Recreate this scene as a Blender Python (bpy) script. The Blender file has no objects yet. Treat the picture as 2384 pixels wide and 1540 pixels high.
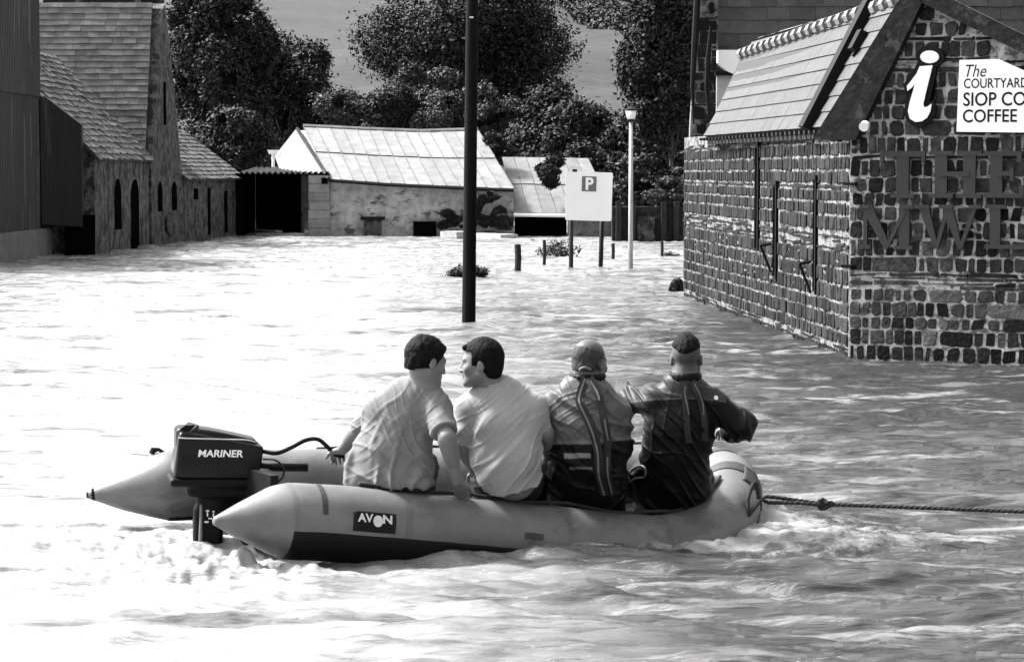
import bpy, math, random
import numpy as np
from mathutils import Vector

# ------------------------------------------------------------------ camera, sky, sun, exposure
SC = bpy.context.scene
COL = SC.collection
FD = 5588.0                      # focal length in picture units (picture 2384 x 1540)
HZ = 400.0                       # horizon row in the same units
PITCH = math.atan((770.0 - HZ) / FD)
CAMZ = 1.9
cam = bpy.data.cameras.new('camera')
cam_o = bpy.data.objects.new('camera', cam)
COL.objects.link(cam_o)
cam.sensor_width = 36.0
cam.lens = 36.0 * FD / 2384.0
cam.clip_start = 0.1
cam.clip_end = 3000.0
cam_o.location = (0, 0, CAMZ)
cam_o.rotation_euler = (math.radians(90) - PITCH, 0, 0)
SC.camera = cam_o

SUN_EL, SUN_AZ = math.radians(50), math.radians(-68)     # azimuth from +Y, negative is to the left
world = bpy.data.worlds.new('World')
SC.world = world
world.use_nodes = True
wn, wl = world.node_tree.nodes, world.node_tree.links
wn.clear()
sky = wn.new('ShaderNodeTexSky')
sky.sky_type = 'NISHITA'
sky.sun_disc = False
sky.sun_elevation = SUN_EL
sky.sun_rotation = SUN_AZ
sky.air_density = 1.0
sky.dust_density = 6.0
sky.ozone_density = 1.0
bw = wn.new('ShaderNodeRGBToBW')
bg = wn.new('ShaderNodeBackground')
bg.inputs['Strength'].default_value = 0.13
wo = wn.new('ShaderNodeOutputWorld')
wl.new(sky.outputs[0], bw.inputs[0])
wl.new(bw.outputs[0], bg.inputs['Color'])
wl.new(bg.outputs[0], wo.inputs['Surface'])

sun = bpy.data.lights.new('sun', 'SUN')
sun.energy = 3.2
sun.angle = math.radians(10)
sun.color = (1, 1, 1)
sun_o = bpy.data.objects.new('sun', sun)
COL.objects.link(sun_o)
sd = Vector((math.sin(SUN_AZ) * math.cos(SUN_EL), math.cos(SUN_AZ) * math.cos(SUN_EL), math.sin(SUN_EL)))
sun_o.rotation_euler = (-sd).to_track_quat('-Z', 'Y').to_euler()
sun_o.location = (-30, 40, 60)

SC.view_settings.view_transform = 'Standard'
SC.view_settings.look = 'None'
SC.view_settings.gamma = 1.0
SC.view_settings.use_curve_mapping = False
SC.view_settings.exposure = 2.0
SC.cycles.max_bounces = 6
SC.cycles.diffuse_bounces = 3

# ------------------------------------------------------------------ helpers
RNG = random.Random(7)
NR = np.random.RandomState(11)
_f = Vector((0, math.cos(PITCH), -math.sin(PITCH)))
_u = Vector((0, math.sin(PITCH), math.cos(PITCH)))


def ray(u, v):
    return _f + Vector((1, 0, 0)) * ((u - 1192) / FD) + _u * ((770 - v) / FD)


def P(u, v, d):
    r = ray(u, v)
    r = r * (d / r.y)
    return Vector((r.x, r.y, r.z + CAMZ))


def Wt(u, v, z=0.0):
    r = ray(u, v)
    r = r * ((z - CAMZ) / r.z)
    return Vector((r.x, r.y, z))


def on_plane(u, v, p0, n):
    r = ray(u, v)
    o = Vector((0, 0, CAMZ))
    t = (p0 - o).dot(n) / r.dot(n)
    return o + r * t


def _hash(ix, iy, iz, seed):
    h = (ix * 374761393 + iy * 668265263 + iz * 2147483647 + seed * 1274126177) & 0xFFFFFFFF
    h = ((h ^ (h >> 13)) * 1274126177) & 0xFFFFFFFF
    h = h ^ (h >> 16)
    return (h & 0xFFFF) / 65535.0


def vnoise(x, y, z=None, seed=0):
    x = np.asarray(x, dtype=np.float64)
    y = np.asarray(y, dtype=np.float64)
    z = np.zeros_like(x) if z is None else np.asarray(z, dtype=np.float64)
    ix, iy, iz = np.floor(x).astype(np.int64), np.floor(y).astype(np.int64), np.floor(z).astype(np.int64)
    fx, fy, fz = x - ix, y - iy, z - iz
    fx, fy, fz = [f * f * (3 - 2 * f) for f in (fx, fy, fz)]
    r = 0
    for dx in (0, 1):
        wx = fx if dx else 1 - fx
        for dy in (0, 1):
            wy = fy if dy else 1 - fy
            for dz in (0, 1):
                wz = fz if dz else 1 - fz
                r = r + wx * wy * wz * _hash(ix + dx, iy + dy, iz + dz, seed)
    return r


def fbm(x, y, z=None, oct=4, seed=0):
    a, s, t = 1.0, 0.0, 0.0
    k = 1.0
    for i in range(oct):
        s = s + a * vnoise(np.asarray(x) * k, np.asarray(y) * k, None if z is None else np.asarray(z) * k, seed + i * 17)
        t += a
        a *= 0.5
        k *= 2.03
    return s / t


def raw_mesh(name, verts, faces_flat, sizes):
    me = bpy.data.meshes.new(name)
    verts = np.asarray(verts, dtype=np.float32)
    faces_flat = np.asarray(faces_flat, dtype=np.int32)
    sizes = np.asarray(sizes, dtype=np.int32)
    me.vertices.add(len(verts))
    me.vertices.foreach_set('co', verts.ravel())
    me.loops.add(len(faces_flat))
    me.loops.foreach_set('vertex_index', faces_flat)
    me.polygons.add(len(sizes))
    starts = np.concatenate([[0], np.cumsum(sizes)[:-1]]).astype(np.int32)
    me.polygons.foreach_set('loop_start', starts)
    me.polygons.foreach_set('loop_total', sizes)
    me.update(calc_edges=True)
    me.validate()
    return me


class MB:
    """collects verts / faces with a tone per face and a material slot per face"""

    def __init__(self):
        self.v, self.f, self.t, self.m = [], [], [], []

    def add(self, verts, faces, tone=1.0, mi=0):
        b = len(self.v)
        self.v.extend([tuple(p) for p in verts])
        for f in faces:
            self.f.append([b + i for i in f])
            self.t.append(tone)
            self.m.append(mi)
        return self

    def box(self, c, ax, ay, az, tone=1.0, mi=0):
        """centre and three half-extent vectors"""
        c, ax, ay, az = Vector(c), Vector(ax), Vector(ay), Vector(az)
        vs = [c + ax * i + ay * j + az * k for k in (-1, 1) for j in (-1, 1) for i in (-1, 1)]
        return self.add(vs, [(0, 2, 3, 1), (4, 5, 7, 6), (0, 1, 5, 4), (2, 6, 7, 3), (0, 4, 6, 2), (1, 3, 7, 5)], tone, mi)

    def abox(self, lo, hi, tone=1.0, mi=0):
        lo, hi = Vector(lo), Vector(hi)
        h = (hi - lo) / 2
        return self.box((lo + hi) / 2, (h.x, 0, 0), (0, h.y, 0), (0, 0, h.z), tone, mi)

    def prism(self, pts, off, tone=1.0, mi=0):
        """flat polygon (3d points) extruded by the vector off"""
        n = len(pts)
        off = Vector(off)
        a = [Vector(p) for p in pts]
        vs = a + [p + off for p in a]
        fs = [tuple(range(n))[::-1], tuple(range(n, 2 * n))]
        fs += [(i, (i + 1) % n, n + (i + 1) % n, n + i) for i in range(n)]
        return self.add(vs, fs, tone, mi)

    def tube(self, pts, rad, n=8, tone=1.0, mi=0, caps=True):
        pts = [Vector(p) for p in pts]
        if not hasattr(rad, '__len__'):
            rad = [rad] * len(pts)
        vs = []
        prev = None
        for i, p in enumerate(pts):
            t = (pts[min(i + 1, len(pts) - 1)] - pts[max(i - 1, 0)]).normalized()
            if prev is None:
                ref = Vector((0, 0, 1)) if abs(t.z) < 0.9 else Vector((0, 1, 0))
                s = t.cross(ref).normalized()
            else:
                s = (prev - t * prev.dot(t)).normalized()
            prev = s
            w = s.cross(t)
            for k in range(n):
                a = 2 * math.pi * k / n
                vs.append(p + (s * math.cos(a) + w * math.sin(a)) * rad[i])
        fs = []
        for i in range(len(pts) - 1):
            for k in range(n):
                k2 = (k + 1) % n
                fs.append((i * n + k, (i + 1) * n + k, (i + 1) * n + k2, i * n + k2))
        if caps:
            fs.append(tuple(range(n)))
            fs.append(tuple((len(pts) - 1) * n + k for k in range(n))[::-1])
        return self.add(vs, fs, tone, mi)


def catmull(pts, n):
    pts = np.array(pts, dtype=float)
    p = np.vstack([2 * pts[0] - pts[1], pts, 2 * pts[-1] - pts[-2]])
    out = []
    for i in range(len(pts) - 1):
        a, b, c, d = p[i], p[i + 1], p[i + 2], p[i + 3]
        for k in range(n):
            t = k / n
            out.append(0.5 * ((2 * b) + (c - a) * t + (2 * a - 5 * b + 4 * c - d) * t * t + (3 * b - a - 3 * c + d) * t ** 3))
    out.append(pts[-1])
    return np.array(out)


def root_of(o):
    while o.parent is not None:
        o = o.parent
    return o


def link(name, me, mats, parent=None, smooth=False, loc=None):
    """mesh data in world coordinates -> one object; the vertices are moved to the thing's own origin"""
    o = bpy.data.objects.new(name, me)
    COL.objects.link(o)
    if parent is not None:
        base = Vector(root_of(parent).location)
        o.parent = parent
    else:
        base = Vector(loc) if loc is not None else Vector((0, 0, 0))
        o.location = base
    if base.length > 0:
        co = np.empty(len(me.vertices) * 3, dtype=np.float32)
        me.vertices.foreach_get('co', co)
        co = co.reshape(-1, 3) - np.array(base, dtype=np.float32)
        me.vertices.foreach_set('co', co.ravel())
    if not isinstance(mats, (list, tuple)):
        mats = [mats]
    for m in mats:
        me.materials.append(m)
    if smooth:
        me.polygons.foreach_set('use_smooth', [True] * len(me.polygons))
    me.update()
    return o


def obj(name, mb, mats, parent=None, smooth=False, loc=None):
    me = bpy.data.meshes.new(name)
    me.from_pydata(mb.v, [], mb.f)
    a = me.attributes.new('tone', 'FLOAT', 'FACE')
    a.data.foreach_set('value', mb.t)
    me.polygons.foreach_set('material_index', mb.m)
    return link(name, me, mats, parent, smooth, loc)


def tag(o, label=None, cat=None, group=None, kind=None):
    if label:
        o['label'] = label
    if cat:
        o['category'] = cat
    if group:
        o['group'] = group
    if kind:
        o['kind'] = kind
    return o


def thing(name, label, cat, loc, group=None):
    o = bpy.data.objects.new(name, None)
    o.empty_display_size = 0.2
    COL.objects.link(o)
    o.location = loc
    return tag(o, label, cat, group)


def mat(name, base, rough=0.75, var=0.25, scale=6.0, bump=0.2, bscale=None, tone=False, stretch=(1, 1, 1),
        spec=0.4, metal=0.0, spots=None, detail=6.0, bdist=0.01, patch=None):
    m = bpy.data.materials.new(name)
    m.use_nodes = True
    nt = m.node_tree
    n, l = nt.nodes, nt.links
    n.clear()
    out = n.new('ShaderNodeOutputMaterial')
    pb = n.new('ShaderNodeBsdfPrincipled')
    l.new(pb.outputs[0], out.inputs['Surface'])
    tc = n.new('ShaderNodeTexCoord')
    mp = n.new('ShaderNodeMapping')
    mp.inputs['Scale'].default_value = stretch
    l.new(tc.outputs['Object'], mp.inputs['Vector'])
    nz = n.new('ShaderNodeTexNoise')
    nz.inputs['Scale'].default_value = scale
    nz.inputs['Detail'].default_value = detail
    nz.inputs['Roughness'].default_value = 0.65
    l.new(mp.outputs[0], nz.inputs['Vector'])
    mr = n.new('ShaderNodeMapRange')
    mr.inputs['From Min'].default_value = 0.3
    mr.inputs['From Max'].default_value = 0.7
    mr.inputs['To Min'].default_value = max(0.0, base * (1 - var))
    mr.inputs['To Max'].default_value = min(1.0, base * (1 + var))
    l.new(nz.outputs['Fac'], mr.inputs['Value'])
    cur = mr.outputs[0]
    if patch:                     # (scale, threshold, value, stretch): irregular stains / limewash with a shape of their own
        m2 = n.new('ShaderNodeMapping')
        m2.inputs['Scale'].default_value = patch[3]
        l.new(tc.outputs['Object'], m2.inputs['Vector'])
        n2 = n.new('ShaderNodeTexNoise')
        n2.inputs['Scale'].default_value = patch[0]
        n2.inputs['Detail'].default_value = 8
        n2.inputs['Roughness'].default_value = 0.7
        l.new(m2.outputs[0], n2.inputs['Vector'])
        r2 = n.new('ShaderNodeMapRange')
        r2.inputs['From Min'].default_value = patch[1] - 0.03
        r2.inputs['From Max'].default_value = patch[1] + 0.03
        l.new(n2.outputs['Fac'], r2.inputs['Value'])
        mx = n.new('ShaderNodeMix')
        mx.data_type = 'FLOAT'
        l.new(r2.outputs[0], mx.inputs['Factor'])
        l.new(cur, mx.inputs[2])
        mx.inputs[3].default_value = patch[2]
        cur = mx.outputs[0]
    if tone:
        at = n.new('ShaderNodeAttribute')
        at.attribute_name = 'tone'
        mu = n.new('ShaderNodeMath')
        mu.operation = 'MULTIPLY'
        l.new(cur, mu.inputs[0])
        l.new(at.outputs['Fac'], mu.inputs[1])
        cur = mu.outputs[0]
    l.new(cur, pb.inputs['Base Color'])
    pb.inputs['Roughness'].default_value = rough
    pb.inputs['Metallic'].default_value = metal
    pb.inputs['Specular IOR Level'].default_value = spec
    if bump > 0:
        nb = n.new('ShaderNodeTexNoise')
        nb.inputs['Scale'].default_value = bscale or scale * 3
        nb.inputs['Detail'].default_value = 6
        l.new(mp.outputs[0], nb.inputs['Vector'])
        bp = n.new('ShaderNodeBump')
        bp.inputs['Strength'].default_value = bump
        bp.inputs['Distance'].default_value = bdist
        l.new(nb.outputs['Fac'], bp.inputs['Height'])
        l.new(bp.outputs[0], pb.inputs['Normal'])
    return m


M = {}
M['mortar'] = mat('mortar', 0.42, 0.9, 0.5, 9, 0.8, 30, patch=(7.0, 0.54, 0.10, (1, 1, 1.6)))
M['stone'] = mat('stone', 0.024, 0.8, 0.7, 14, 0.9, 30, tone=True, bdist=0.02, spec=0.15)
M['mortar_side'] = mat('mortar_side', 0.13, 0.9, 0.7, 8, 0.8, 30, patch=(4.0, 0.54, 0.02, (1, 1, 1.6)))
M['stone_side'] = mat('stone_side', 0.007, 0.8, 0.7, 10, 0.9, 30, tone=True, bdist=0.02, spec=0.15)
M['slate_pale'] = mat('slate_pale', 0.038, 0.6, 0.6, 30, 0.5, 30, tone=True, patch=(3.0, 0.60, 0.022, (1, 1, 0.5)), stretch=(1, 1, 0.12), spec=0.4)
M['slate'] = mat('slate', 0.085, 0.6, 0.45, 5, 0.5, 20, tone=True)
M['slate_lichen'] = mat('slate_lichen', 0.07, 0.8, 0.5, 5, 0.6, 12, tone=True, patch=(2.6, 0.55, 0.035, (1, 1, 1)))
M['ridge'] = mat('ridge_tile', 0.06, 0.6, 0.4, 9, 0.3, tone=True)
M['oak'] = mat('dark_timber', 0.018, 0.85, 0.6, 7, 0.7, 20, stretch=(1, 1, 1), spec=0.15, patch=(5.0, 0.58, 0.05, (1, 1, 1)))
M['black'] = mat('black_paint', 0.005, 0.6, 0.3, 8, 0.2, spec=0.15)
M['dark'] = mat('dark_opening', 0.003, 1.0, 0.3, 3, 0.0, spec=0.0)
M['pole'] = mat('pole_paint', 0.0025, 0.7, 0.6, 5, 0.4, 30, stretch=(4, 4, 0.5), spec=0.1)
M['rubble'] = mat('rubble_wall', 0.07, 0.9, 0.8, 5.5, 1.0, 9, bdist=0.08, patch=(3.2, 0.52, 0.010, (1, 1, 0.7)))
M['rubble2'] = mat('rubble_wall_pale', 0.065, 0.9, 0.75, 5.5, 1.0, 9, bdist=0.08, patch=(3.6, 0.52, 0.012, (1, 1, 1)))
M['lime'] = mat('limewashed_wall', 0.2, 0.9, 0.45, 3.5, 1.0, 7, bdist=0.05, patch=(2.6, 0.60, 0.09, (1, 1, 1.4)))
M['roofmetal'] = mat('pale_roof_sheet', 0.15, 0.6, 0.3, 3.0, 0.3, 10, tone=True, patch=(1.6, 0.62, 0.09, (1, 1, 0.4)))
M['corr'] = mat('corrugated_dark', 0.012, 0.6, 0.45, 1.6, 0.3, 10, stretch=(1, 1, 0.18), tone=True, patch=(1.2, 0.60, 0.06, (2.5, 2.5, 0.25)))
M['block'] = mat('concrete_block', 0.11, 0.9, 0.3, 2.5, 0.3, 12, tone=True)
M['white'] = mat('white_board', 0.85, 0.5, 0.03, 3, 0.05)
M['render'] = mat('pale_render', 0.45, 0.85, 0.2, 3, 0.3)
M['letter'] = mat('letter_grey', 0.022, 0.5, 0.2, 20, 0.1)
M['signgrey'] = mat('sign_grey', 0.13, 0.5, 0.05, 20, 0.0)
M['lamppost'] = mat('lamp_post_paint', 0.32, 0.5, 0.2, 5, 0.1)
M['wood'] = mat('weathered_post', 0.012, 0.9, 0.6, 8, 0.8, 20, stretch=(3, 3, 0.6))
M['plank'] = mat('floating_plank', 0.33, 0.8, 0.4, 4, 0.4, stretch=(0.5, 4, 4))
M['grass'] = mat('hill_grass', 0.0165, 0.95, 0.45, 0.8, 0.5, 1.6, bdist=0.12, patch=(0.35, 0.60, 0.011, (1, 1, 1)))
M['bark'] = mat('bark', 0.05, 0.9, 0.5, 4, 0.8, stretch=(3, 3, 0.5))


def leafmat(name, base):
    m = mat(name, base, 0.7, 0.15, 3, 0.0, tone=True, spec=0.25)
    return m


M['leaf'] = leafmat('leaf_dark', 0.014)
M['leaf_mid'] = leafmat('leaf_mid', 0.030)

# ------------------------------------------------------------------ ground and hill
def hill_z(X, Y):
    t = np.clip((Y - 84) / 30, 0, 1)
    Z = -1.3 + t * t * (3 - 2 * t) * 2.6
    Z = Z + np.maximum(Y - 105, 0) ** 1.05 * 0.078 + np.where(Y > 105, 1, 0) * (fbm(X / 35, Y / 35, oct=4, seed=5) - 0.5) * np.clip((Y - 105) / 60, 0, 1) * 9
    return np.where(Y > 700, Z + (Y - 700) * 0.02, Z)


def make_ground():
    ys = np.concatenate([np.linspace(-15, 80, 40), np.linspace(82, 160, 60), np.geomspace(164, 900, 60)])
    xs = np.linspace(-1, 1, 150)
    Y, T = np.meshgrid(ys, xs, indexing='ij')
    X = T * (60 + np.maximum(Y, 0) * 0.9)
    Z = hill_z(X, Y)
    n, m = Y.shape
    V = np.stack([X, Y, Z], -1).reshape(-1, 3)
    I = np.arange(n * m).reshape(n, m)
    F = np.stack([I[:-1, :-1], I[:-1, 1:], I[1:, 1:], I[1:, :-1]], -1).reshape(-1, 4)
    me = raw_mesh('hill', V, F.ravel(), np.full(len(F), 4))
    o = link('hill', me, M['grass'], smooth=True)
    tag(o, kind='structure')
    return V, n, m


make_ground()


# ------------------------------------------------------------------ the flood water
BOATLINE = None


def wave_height(X, Y):
    rs = np.random.RandomState(3)
    H = np.zeros_like(X)
    fade = 1.0 / (1.0 + np.maximum(Y - 12, 0) / 60.0)
    wx = X + 0.35 * (fbm(X * 0.7, Y * 0.7, oct=3, seed=31) - 0.5)
    wy = Y + 0.7 * (fbm(X * 0.6 + 9, Y * 0.6, oct=3, seed=33) - 0.5)
    for i in range(60):
        lam = 0.10 * (20.0 ** (rs.rand() ** 1.1))
        ang = math.radians(90 + rs.normal(0, 21))
        k = 2 * math.pi / lam
        amp = 0.0044 * lam ** 0.50
        ph = k * (math.cos(ang) * wx + math.sin(ang) * wy) + rs.rand() * 6.28
        s = np.sin(ph)
        H += amp * (s + 0.25 * np.cos(2 * ph))
    # patches of calmer and rougher water
    env = 0.5 + 1.3 * fbm(X * 0.22, Y * 0.13, oct=3, seed=51)
    H *= env
    # sharp chop
    c = fbm(X * 1.1, Y * 5.0, oct=3, seed=61)
    H += 0.017 * (1 - np.abs(2 * c - 1) * 2) * env
    return H * (0.6 + 0.4 * fade)


def seg_dist(X, Y, pts):
    best = np.full(X.shape, 1e9)
    par = np.zeros(X.shape)
    for i in range(len(pts) - 1):
        ax, ay = pts[i]
        bx, by = pts[i + 1]
        dx, dy = bx - ax, by - ay
        t = np.clip(((X - ax) * dx + (Y - ay) * dy) / (dx * dx + dy * dy), 0, 1)
        d = np.hypot(X - ax - t * dx, Y - ay - t * dy)
        par = np.where(d < best, i + t, par)
        best = np.minimum(best, d)
    return best, par


def make_water():
    ys = np.geomspace(5.5, 92, 1150)
    ys = np.concatenate([np.linspace(-12, 5.3, 12), ys])
    c = np.linspace(-1, 1, 640)
    outer = np.array([1.12, 1.3, 1.6, 2.2, 3.2, 5.0])
    ts = np.concatenate([-outer[::-1], c, outer])
    Y, T = np.meshgrid(ys, ts, indexing='ij')
    half = 0.245 * np.maximum(Y, 0) + 0.6
    X = T * half
    H = wave_height(X, Y)
    # boat: churned water round the hull and a stern wake drifting to the left
    hull = [(-1.35, 11.35), (0.95, 12.3), (1.25, 12.7), (1.2, 13.3)]
    d, par = seg_dist(X, Y, hull)
    churn = np.exp(-(d / 0.34) ** 2)
    d2, par2 = seg_dist(X, Y, [(-1.25, 11.2), (-2.1, 12.35), (-2.6, 12.4)])
    wake = np.exp(-(d2 / 0.42) ** 2)
    d3, par3 = seg_dist(X, Y, [(-1.5, 11.2), (-3.4, 10.3)])
    wake2 = np.exp(-(d3 / 0.8) ** 2)
    turb = fbm(X * 7, Y * 9, oct=4, seed=71)
    turb2 = fbm(X * 16, Y * 18, oct=3, seed=75)
    H += churn * (0.035 * (turb - 0.35) + 0.03 * (turb2 - 0.5) + 0.006)
    H += wake * (0.055 * (turb - 0.35) + 0.045 * (turb2 - 0.5) + 0.012)
    H += wake2 * (0.045 * (turb - 0.5) + 0.012 * (turb2 - 0.5))
    # flow disturbed along the left-hand buildings
    dl, pl = seg_dist(X, Y, [(-10.7, 46), (-9.3, 53), (-8.8, 64), (-8.0, 72)])
    lef = np.exp(-(dl / 2.3) ** 2)
    H += lef * 0.16 * (fbm(X * 1.6, Y * 1.6, oct=4, seed=81) - 0.45)
    bow = np.exp(-(np.hypot((X - 1.55) / 0.75, (Y - 12.4) / 0.7)) ** 2)
    H += bow * (0.05 * (turb - 0.4) + 0.03 * (turb2 - 0.5))
    foam = np.clip(churn * 0.75 + wake * 1.1 + wake2 * 0.85 + bow * 0.8 + lef * 0.6, 0, 1.3)
    # sky glare painted over silty water: paler body to the left and far off
    sky_glare = np.clip(1.15 - (X + 0.10 * (Y - 9) + 1.2) / (1.0 + 0.08 * Y), 0, 1)
    sky_glare = np.maximum(sky_glare, np.clip((Y - 30) / 25, 0, 1) * 0.8)
    n, m = Y.shape
    V = np.stack([X, Y, H], -1).reshape(-1, 3)
    I = np.arange(n * m).reshape(n, m)
    F = np.stack([I[:-1, :-1], I[:-1, 1:], I[1:, 1:], I[1:, :-1]], -1).reshape(-1, 4)
    me = raw_mesh('water', V, F.ravel(), np.full(len(F), 4))
    for nm, arr in (('foam', foam), ('sky_glare', sky_glare)):
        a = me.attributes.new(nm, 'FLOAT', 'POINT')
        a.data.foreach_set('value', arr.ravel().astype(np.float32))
    mt = bpy.data.materials.new('flood_water')
    mt.use_nodes = True
    nd, l = mt.node_tree.nodes, mt.node_tree.links
    nd.clear()
    out = nd.new('ShaderNodeOutputMaterial')
    pb = nd.new('ShaderNodeBsdfPrincipled')
    l.new(pb.outputs[0], out.inputs['Surface'])
    tc = nd.new('ShaderNodeTexCoord')

    def noise(sc, stretch, det=5, rough=0.6):
        mp = nd.new('ShaderNodeMapping')
        mp.inputs['Scale'].default_value = stretch
        l.new(tc.outputs['Object'], mp.inputs['Vector'])
        z = nd.new('ShaderNodeTexNoise')
        z.inputs['Scale'].default_value = sc
        z.inputs['Detail'].default_value = det
        z.inputs['Roughness'].default_value = rough
        l.new(mp.outputs[0], z.inputs['Vector'])
        return z.outputs['Fac']

    def math_(op, a, b, clamp=False):
        q = nd.new('ShaderNodeMath')
        q.operation = op
        q.use_clamp = clamp
        for i, s in enumerate((a, b)):
            if isinstance(s, (int, float)):
                q.inputs[i].default_value = s
            else:
                l.new(s, q.inputs[i])
        return q.outputs[0]
    af = nd.new('ShaderNodeAttribute')
    af.attribute_name = 'foam'
    a_glare = nd.new('ShaderNodeAttribute')
    a_glare.attribute_name = 'sky_glare'
    fine = noise(9, (1, 1, 1), 8, 0.75)
    broad = noise(0.9, (1, 1.3, 1), 5, 0.6)
    # foam where the churn beats the noise
    f1 = math_('ADD', af.outputs['Fac'], math_('MULTIPLY', math_('SUBTRACT', fine, 0.5), 2.2))
    f2 = nd.new('ShaderNodeMapRange')
    f2.inputs['From Min'].default_value = 0.50
    f2.inputs['From Max'].default_value = 0.95
    l.new(f1, f2.inputs['Value'])
    # foam lines doubling as painted glints, and dark streaks painted as gaps in glare
    def band_(src, a, b, lo, hi):
        q = nd.new('ShaderNodeMapRange')
        q.inputs['From Min'].default_value = a
        q.inputs['From Max'].default_value = b
        q.inputs['To Min'].default_value = lo
        q.inputs['To Max'].default_value = hi
        l.new(src, q.inputs['Value'])
        return q.outputs[0]
    froth_glint = math_('MULTIPLY', band_(noise(2.3, (0.32, 1.8, 1), 7, 0.72), 0.53, 0.60, 0.0, 1.0), band_(noise(0.45, (1, 1, 1), 3, 0.5), 0.40, 0.60, 0.25, 1.0))
    glare_gap = band_(noise(1.25, (0.30, 1.9, 1), 6, 0.66), 0.36, 0.50, 0.12, 1.0)
    s1 = math_('MULTIPLY', math_('MULTIPLY', a_glare.outputs['Fac'], GLARE_GAIN), glare_gap)
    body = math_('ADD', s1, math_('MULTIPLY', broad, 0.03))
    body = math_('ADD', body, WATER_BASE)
    ff_ = math_('MAXIMUM', f2.outputs[0], math_('MULTIPLY', froth_glint, 0.85))
    mx = nd.new('ShaderNodeMix')
    mx.data_type = 'FLOAT'
    l.new(ff_, mx.inputs['Factor'])
    l.new(body, mx.inputs[2])
    mx.inputs[3].default_value = 0.20
    l.new(mx.outputs[0], pb.inputs['Base Color'])
    pb.inputs['IOR'].default_value = 1.42
    mr = nd.new('ShaderNodeMapRange')
    mr.inputs['To Min'].default_value = 0.04
    mr.inputs['To Max'].default_value = 0.6
    l.new(f2.outputs[0], mr.inputs['Value'])
    l.new(mr.outputs[0], pb.inputs['Roughness'])
    b1 = nd.new('ShaderNodeBump')
    b1.inputs['Strength'].default_value = 0.9
    b1.inputs['Distance'].default_value = 0.026
    l.new(noise(13.0, (0.30, 1.4, 1), 7, 0.62), b1.inputs['Height'])
    b2 = nd.new('ShaderNodeBump')
    b2.inputs['Strength'].default_value = 0.7
    b2.inputs['Distance'].default_value = 0.2
    l.new(noise(0.9, (0.5, 1.8, 1), 4, 0.6), b2.inputs['Height'])
    l.new(b2.outputs[0], b1.inputs['Normal'])
    l.new(b1.outputs[0], pb.inputs['Normal'])
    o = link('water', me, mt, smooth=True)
    tag(o, kind='structure')


GLARE_GAIN, WATER_BASE = 0.25, 0.008
make_water()


# ------------------------------------------------------------------ walls of separate stones, roofs of separate slates
def stone_face(mb, o, ax, n, length, zlo, zhi, keep, rng, mi, course=(0.13, 0.24), wid=(0.10, 0.27), gap=0.014, proud=0.018,
               dark=(0.25, 1.3), light_p=0.07, thin_p=0.4, holes=()):
    """stones laid in courses on the vertical plane through o along ax, outward normal n"""
    z = zlo
    while z < zhi:
        thin = rng.random() < thin_p
        h = rng.uniform(0.028, 0.05) if thin else rng.uniform(*course)
        s = -rng.uniform(0, 0.1)
        while s < length:
            w = rng.uniform(0.2, 0.6) if thin else rng.uniform(*wid)
            if not thin and rng.random() < 0.05:
                w = rng.uniform(0.3, 0.5)
            s0, s1 = max(s, 0.005), min(s + w, length - 0.005)
            s += w
            if s1 - s0 < 0.05:
                continue
            cs, cz = (s0 + s1) / 2, z + h / 2
            if not keep(cs, z + h) or any(a < cs < b and c < cz < d for a, b, c, d in holes):
                continue
            subs = [(z, z + h)]
            if (not thin) and h > 0.17 and rng.random() < 0.15:
                zz = z + h * rng.uniform(0.35, 0.65)
                subs = [(z, zz), (zz, z + h)]
            for z0, z1 in subs:
                g = gap * rng.uniform(0.5, 1.7)
                a0, a1, b0, b1 = s0 + g, s1 - g, z0 + g * 0.8, z1 - g * 0.8
                if a1 - a0 < 0.02 or b1 - b0 < 0.012:
                    continue
                r = min(a1 - a0, b1 - b0) * rng.uniform(0.08, 0.24)
                ring = [(a0 + r, b0), (a1 - r, b0), (a1, b0 + r), (a1, b1 - r), (a1 - r, b1), (a0 + r, b1), (a0, b1 - r), (a0, b0 + r)]
                j = min(0.014, (a1 - a0) * 0.08)
                ring = [(p + rng.uniform(-j, j), q + rng.uniform(-j, j)) for p, q in ring]
                if rng.random() < 0.3:      # wedge-shaped stones
                    k_ = rng.uniform(-0.2, 0.2)
                    ring = [(p + k_ * (q - (b0 + b1) / 2), q + k_ * 0.4 * (p - (a0 + a1) / 2)) for p, q in ring]
                c = ((a0 + a1) / 2, (b0 + b1) / 2)
                pr = proud * rng.uniform(0.5, 1.6)
                tone = rng.uniform(*dark)
                if (b0 + b1) / 2 < 0.13 + 0.05 * math.sin(a0 * 3):
                    tone *= 0.35          # stones still wet from the flood
                elif rng.random() < light_p:
                    tone = rng.uniform(2.2, 4.2)
                vs = []
                for k, (sc, off) in enumerate(((1.0, 0.002), (0.975, pr * 0.8), (0.90, pr))):
                    for p, q in ring:
                        ps, qs = c[0] + (p - c[0]) * sc, c[1] + (q - c[1]) * sc
                        vs.append(o + ax * ps + Vector((0, 0, qs)) + n * off)
                fs = []
                for k in range(2):
                    for i in range(8):
                        i2 = (i + 1) % 8
                        fs.append((k * 8 + i, k * 8 + i2, (k + 1) * 8 + i2, (k + 1) * 8 + i))
                fs.append(tuple(range(16, 24)))
                mb.add(vs, fs, tone, mi)
        z += h


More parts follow.
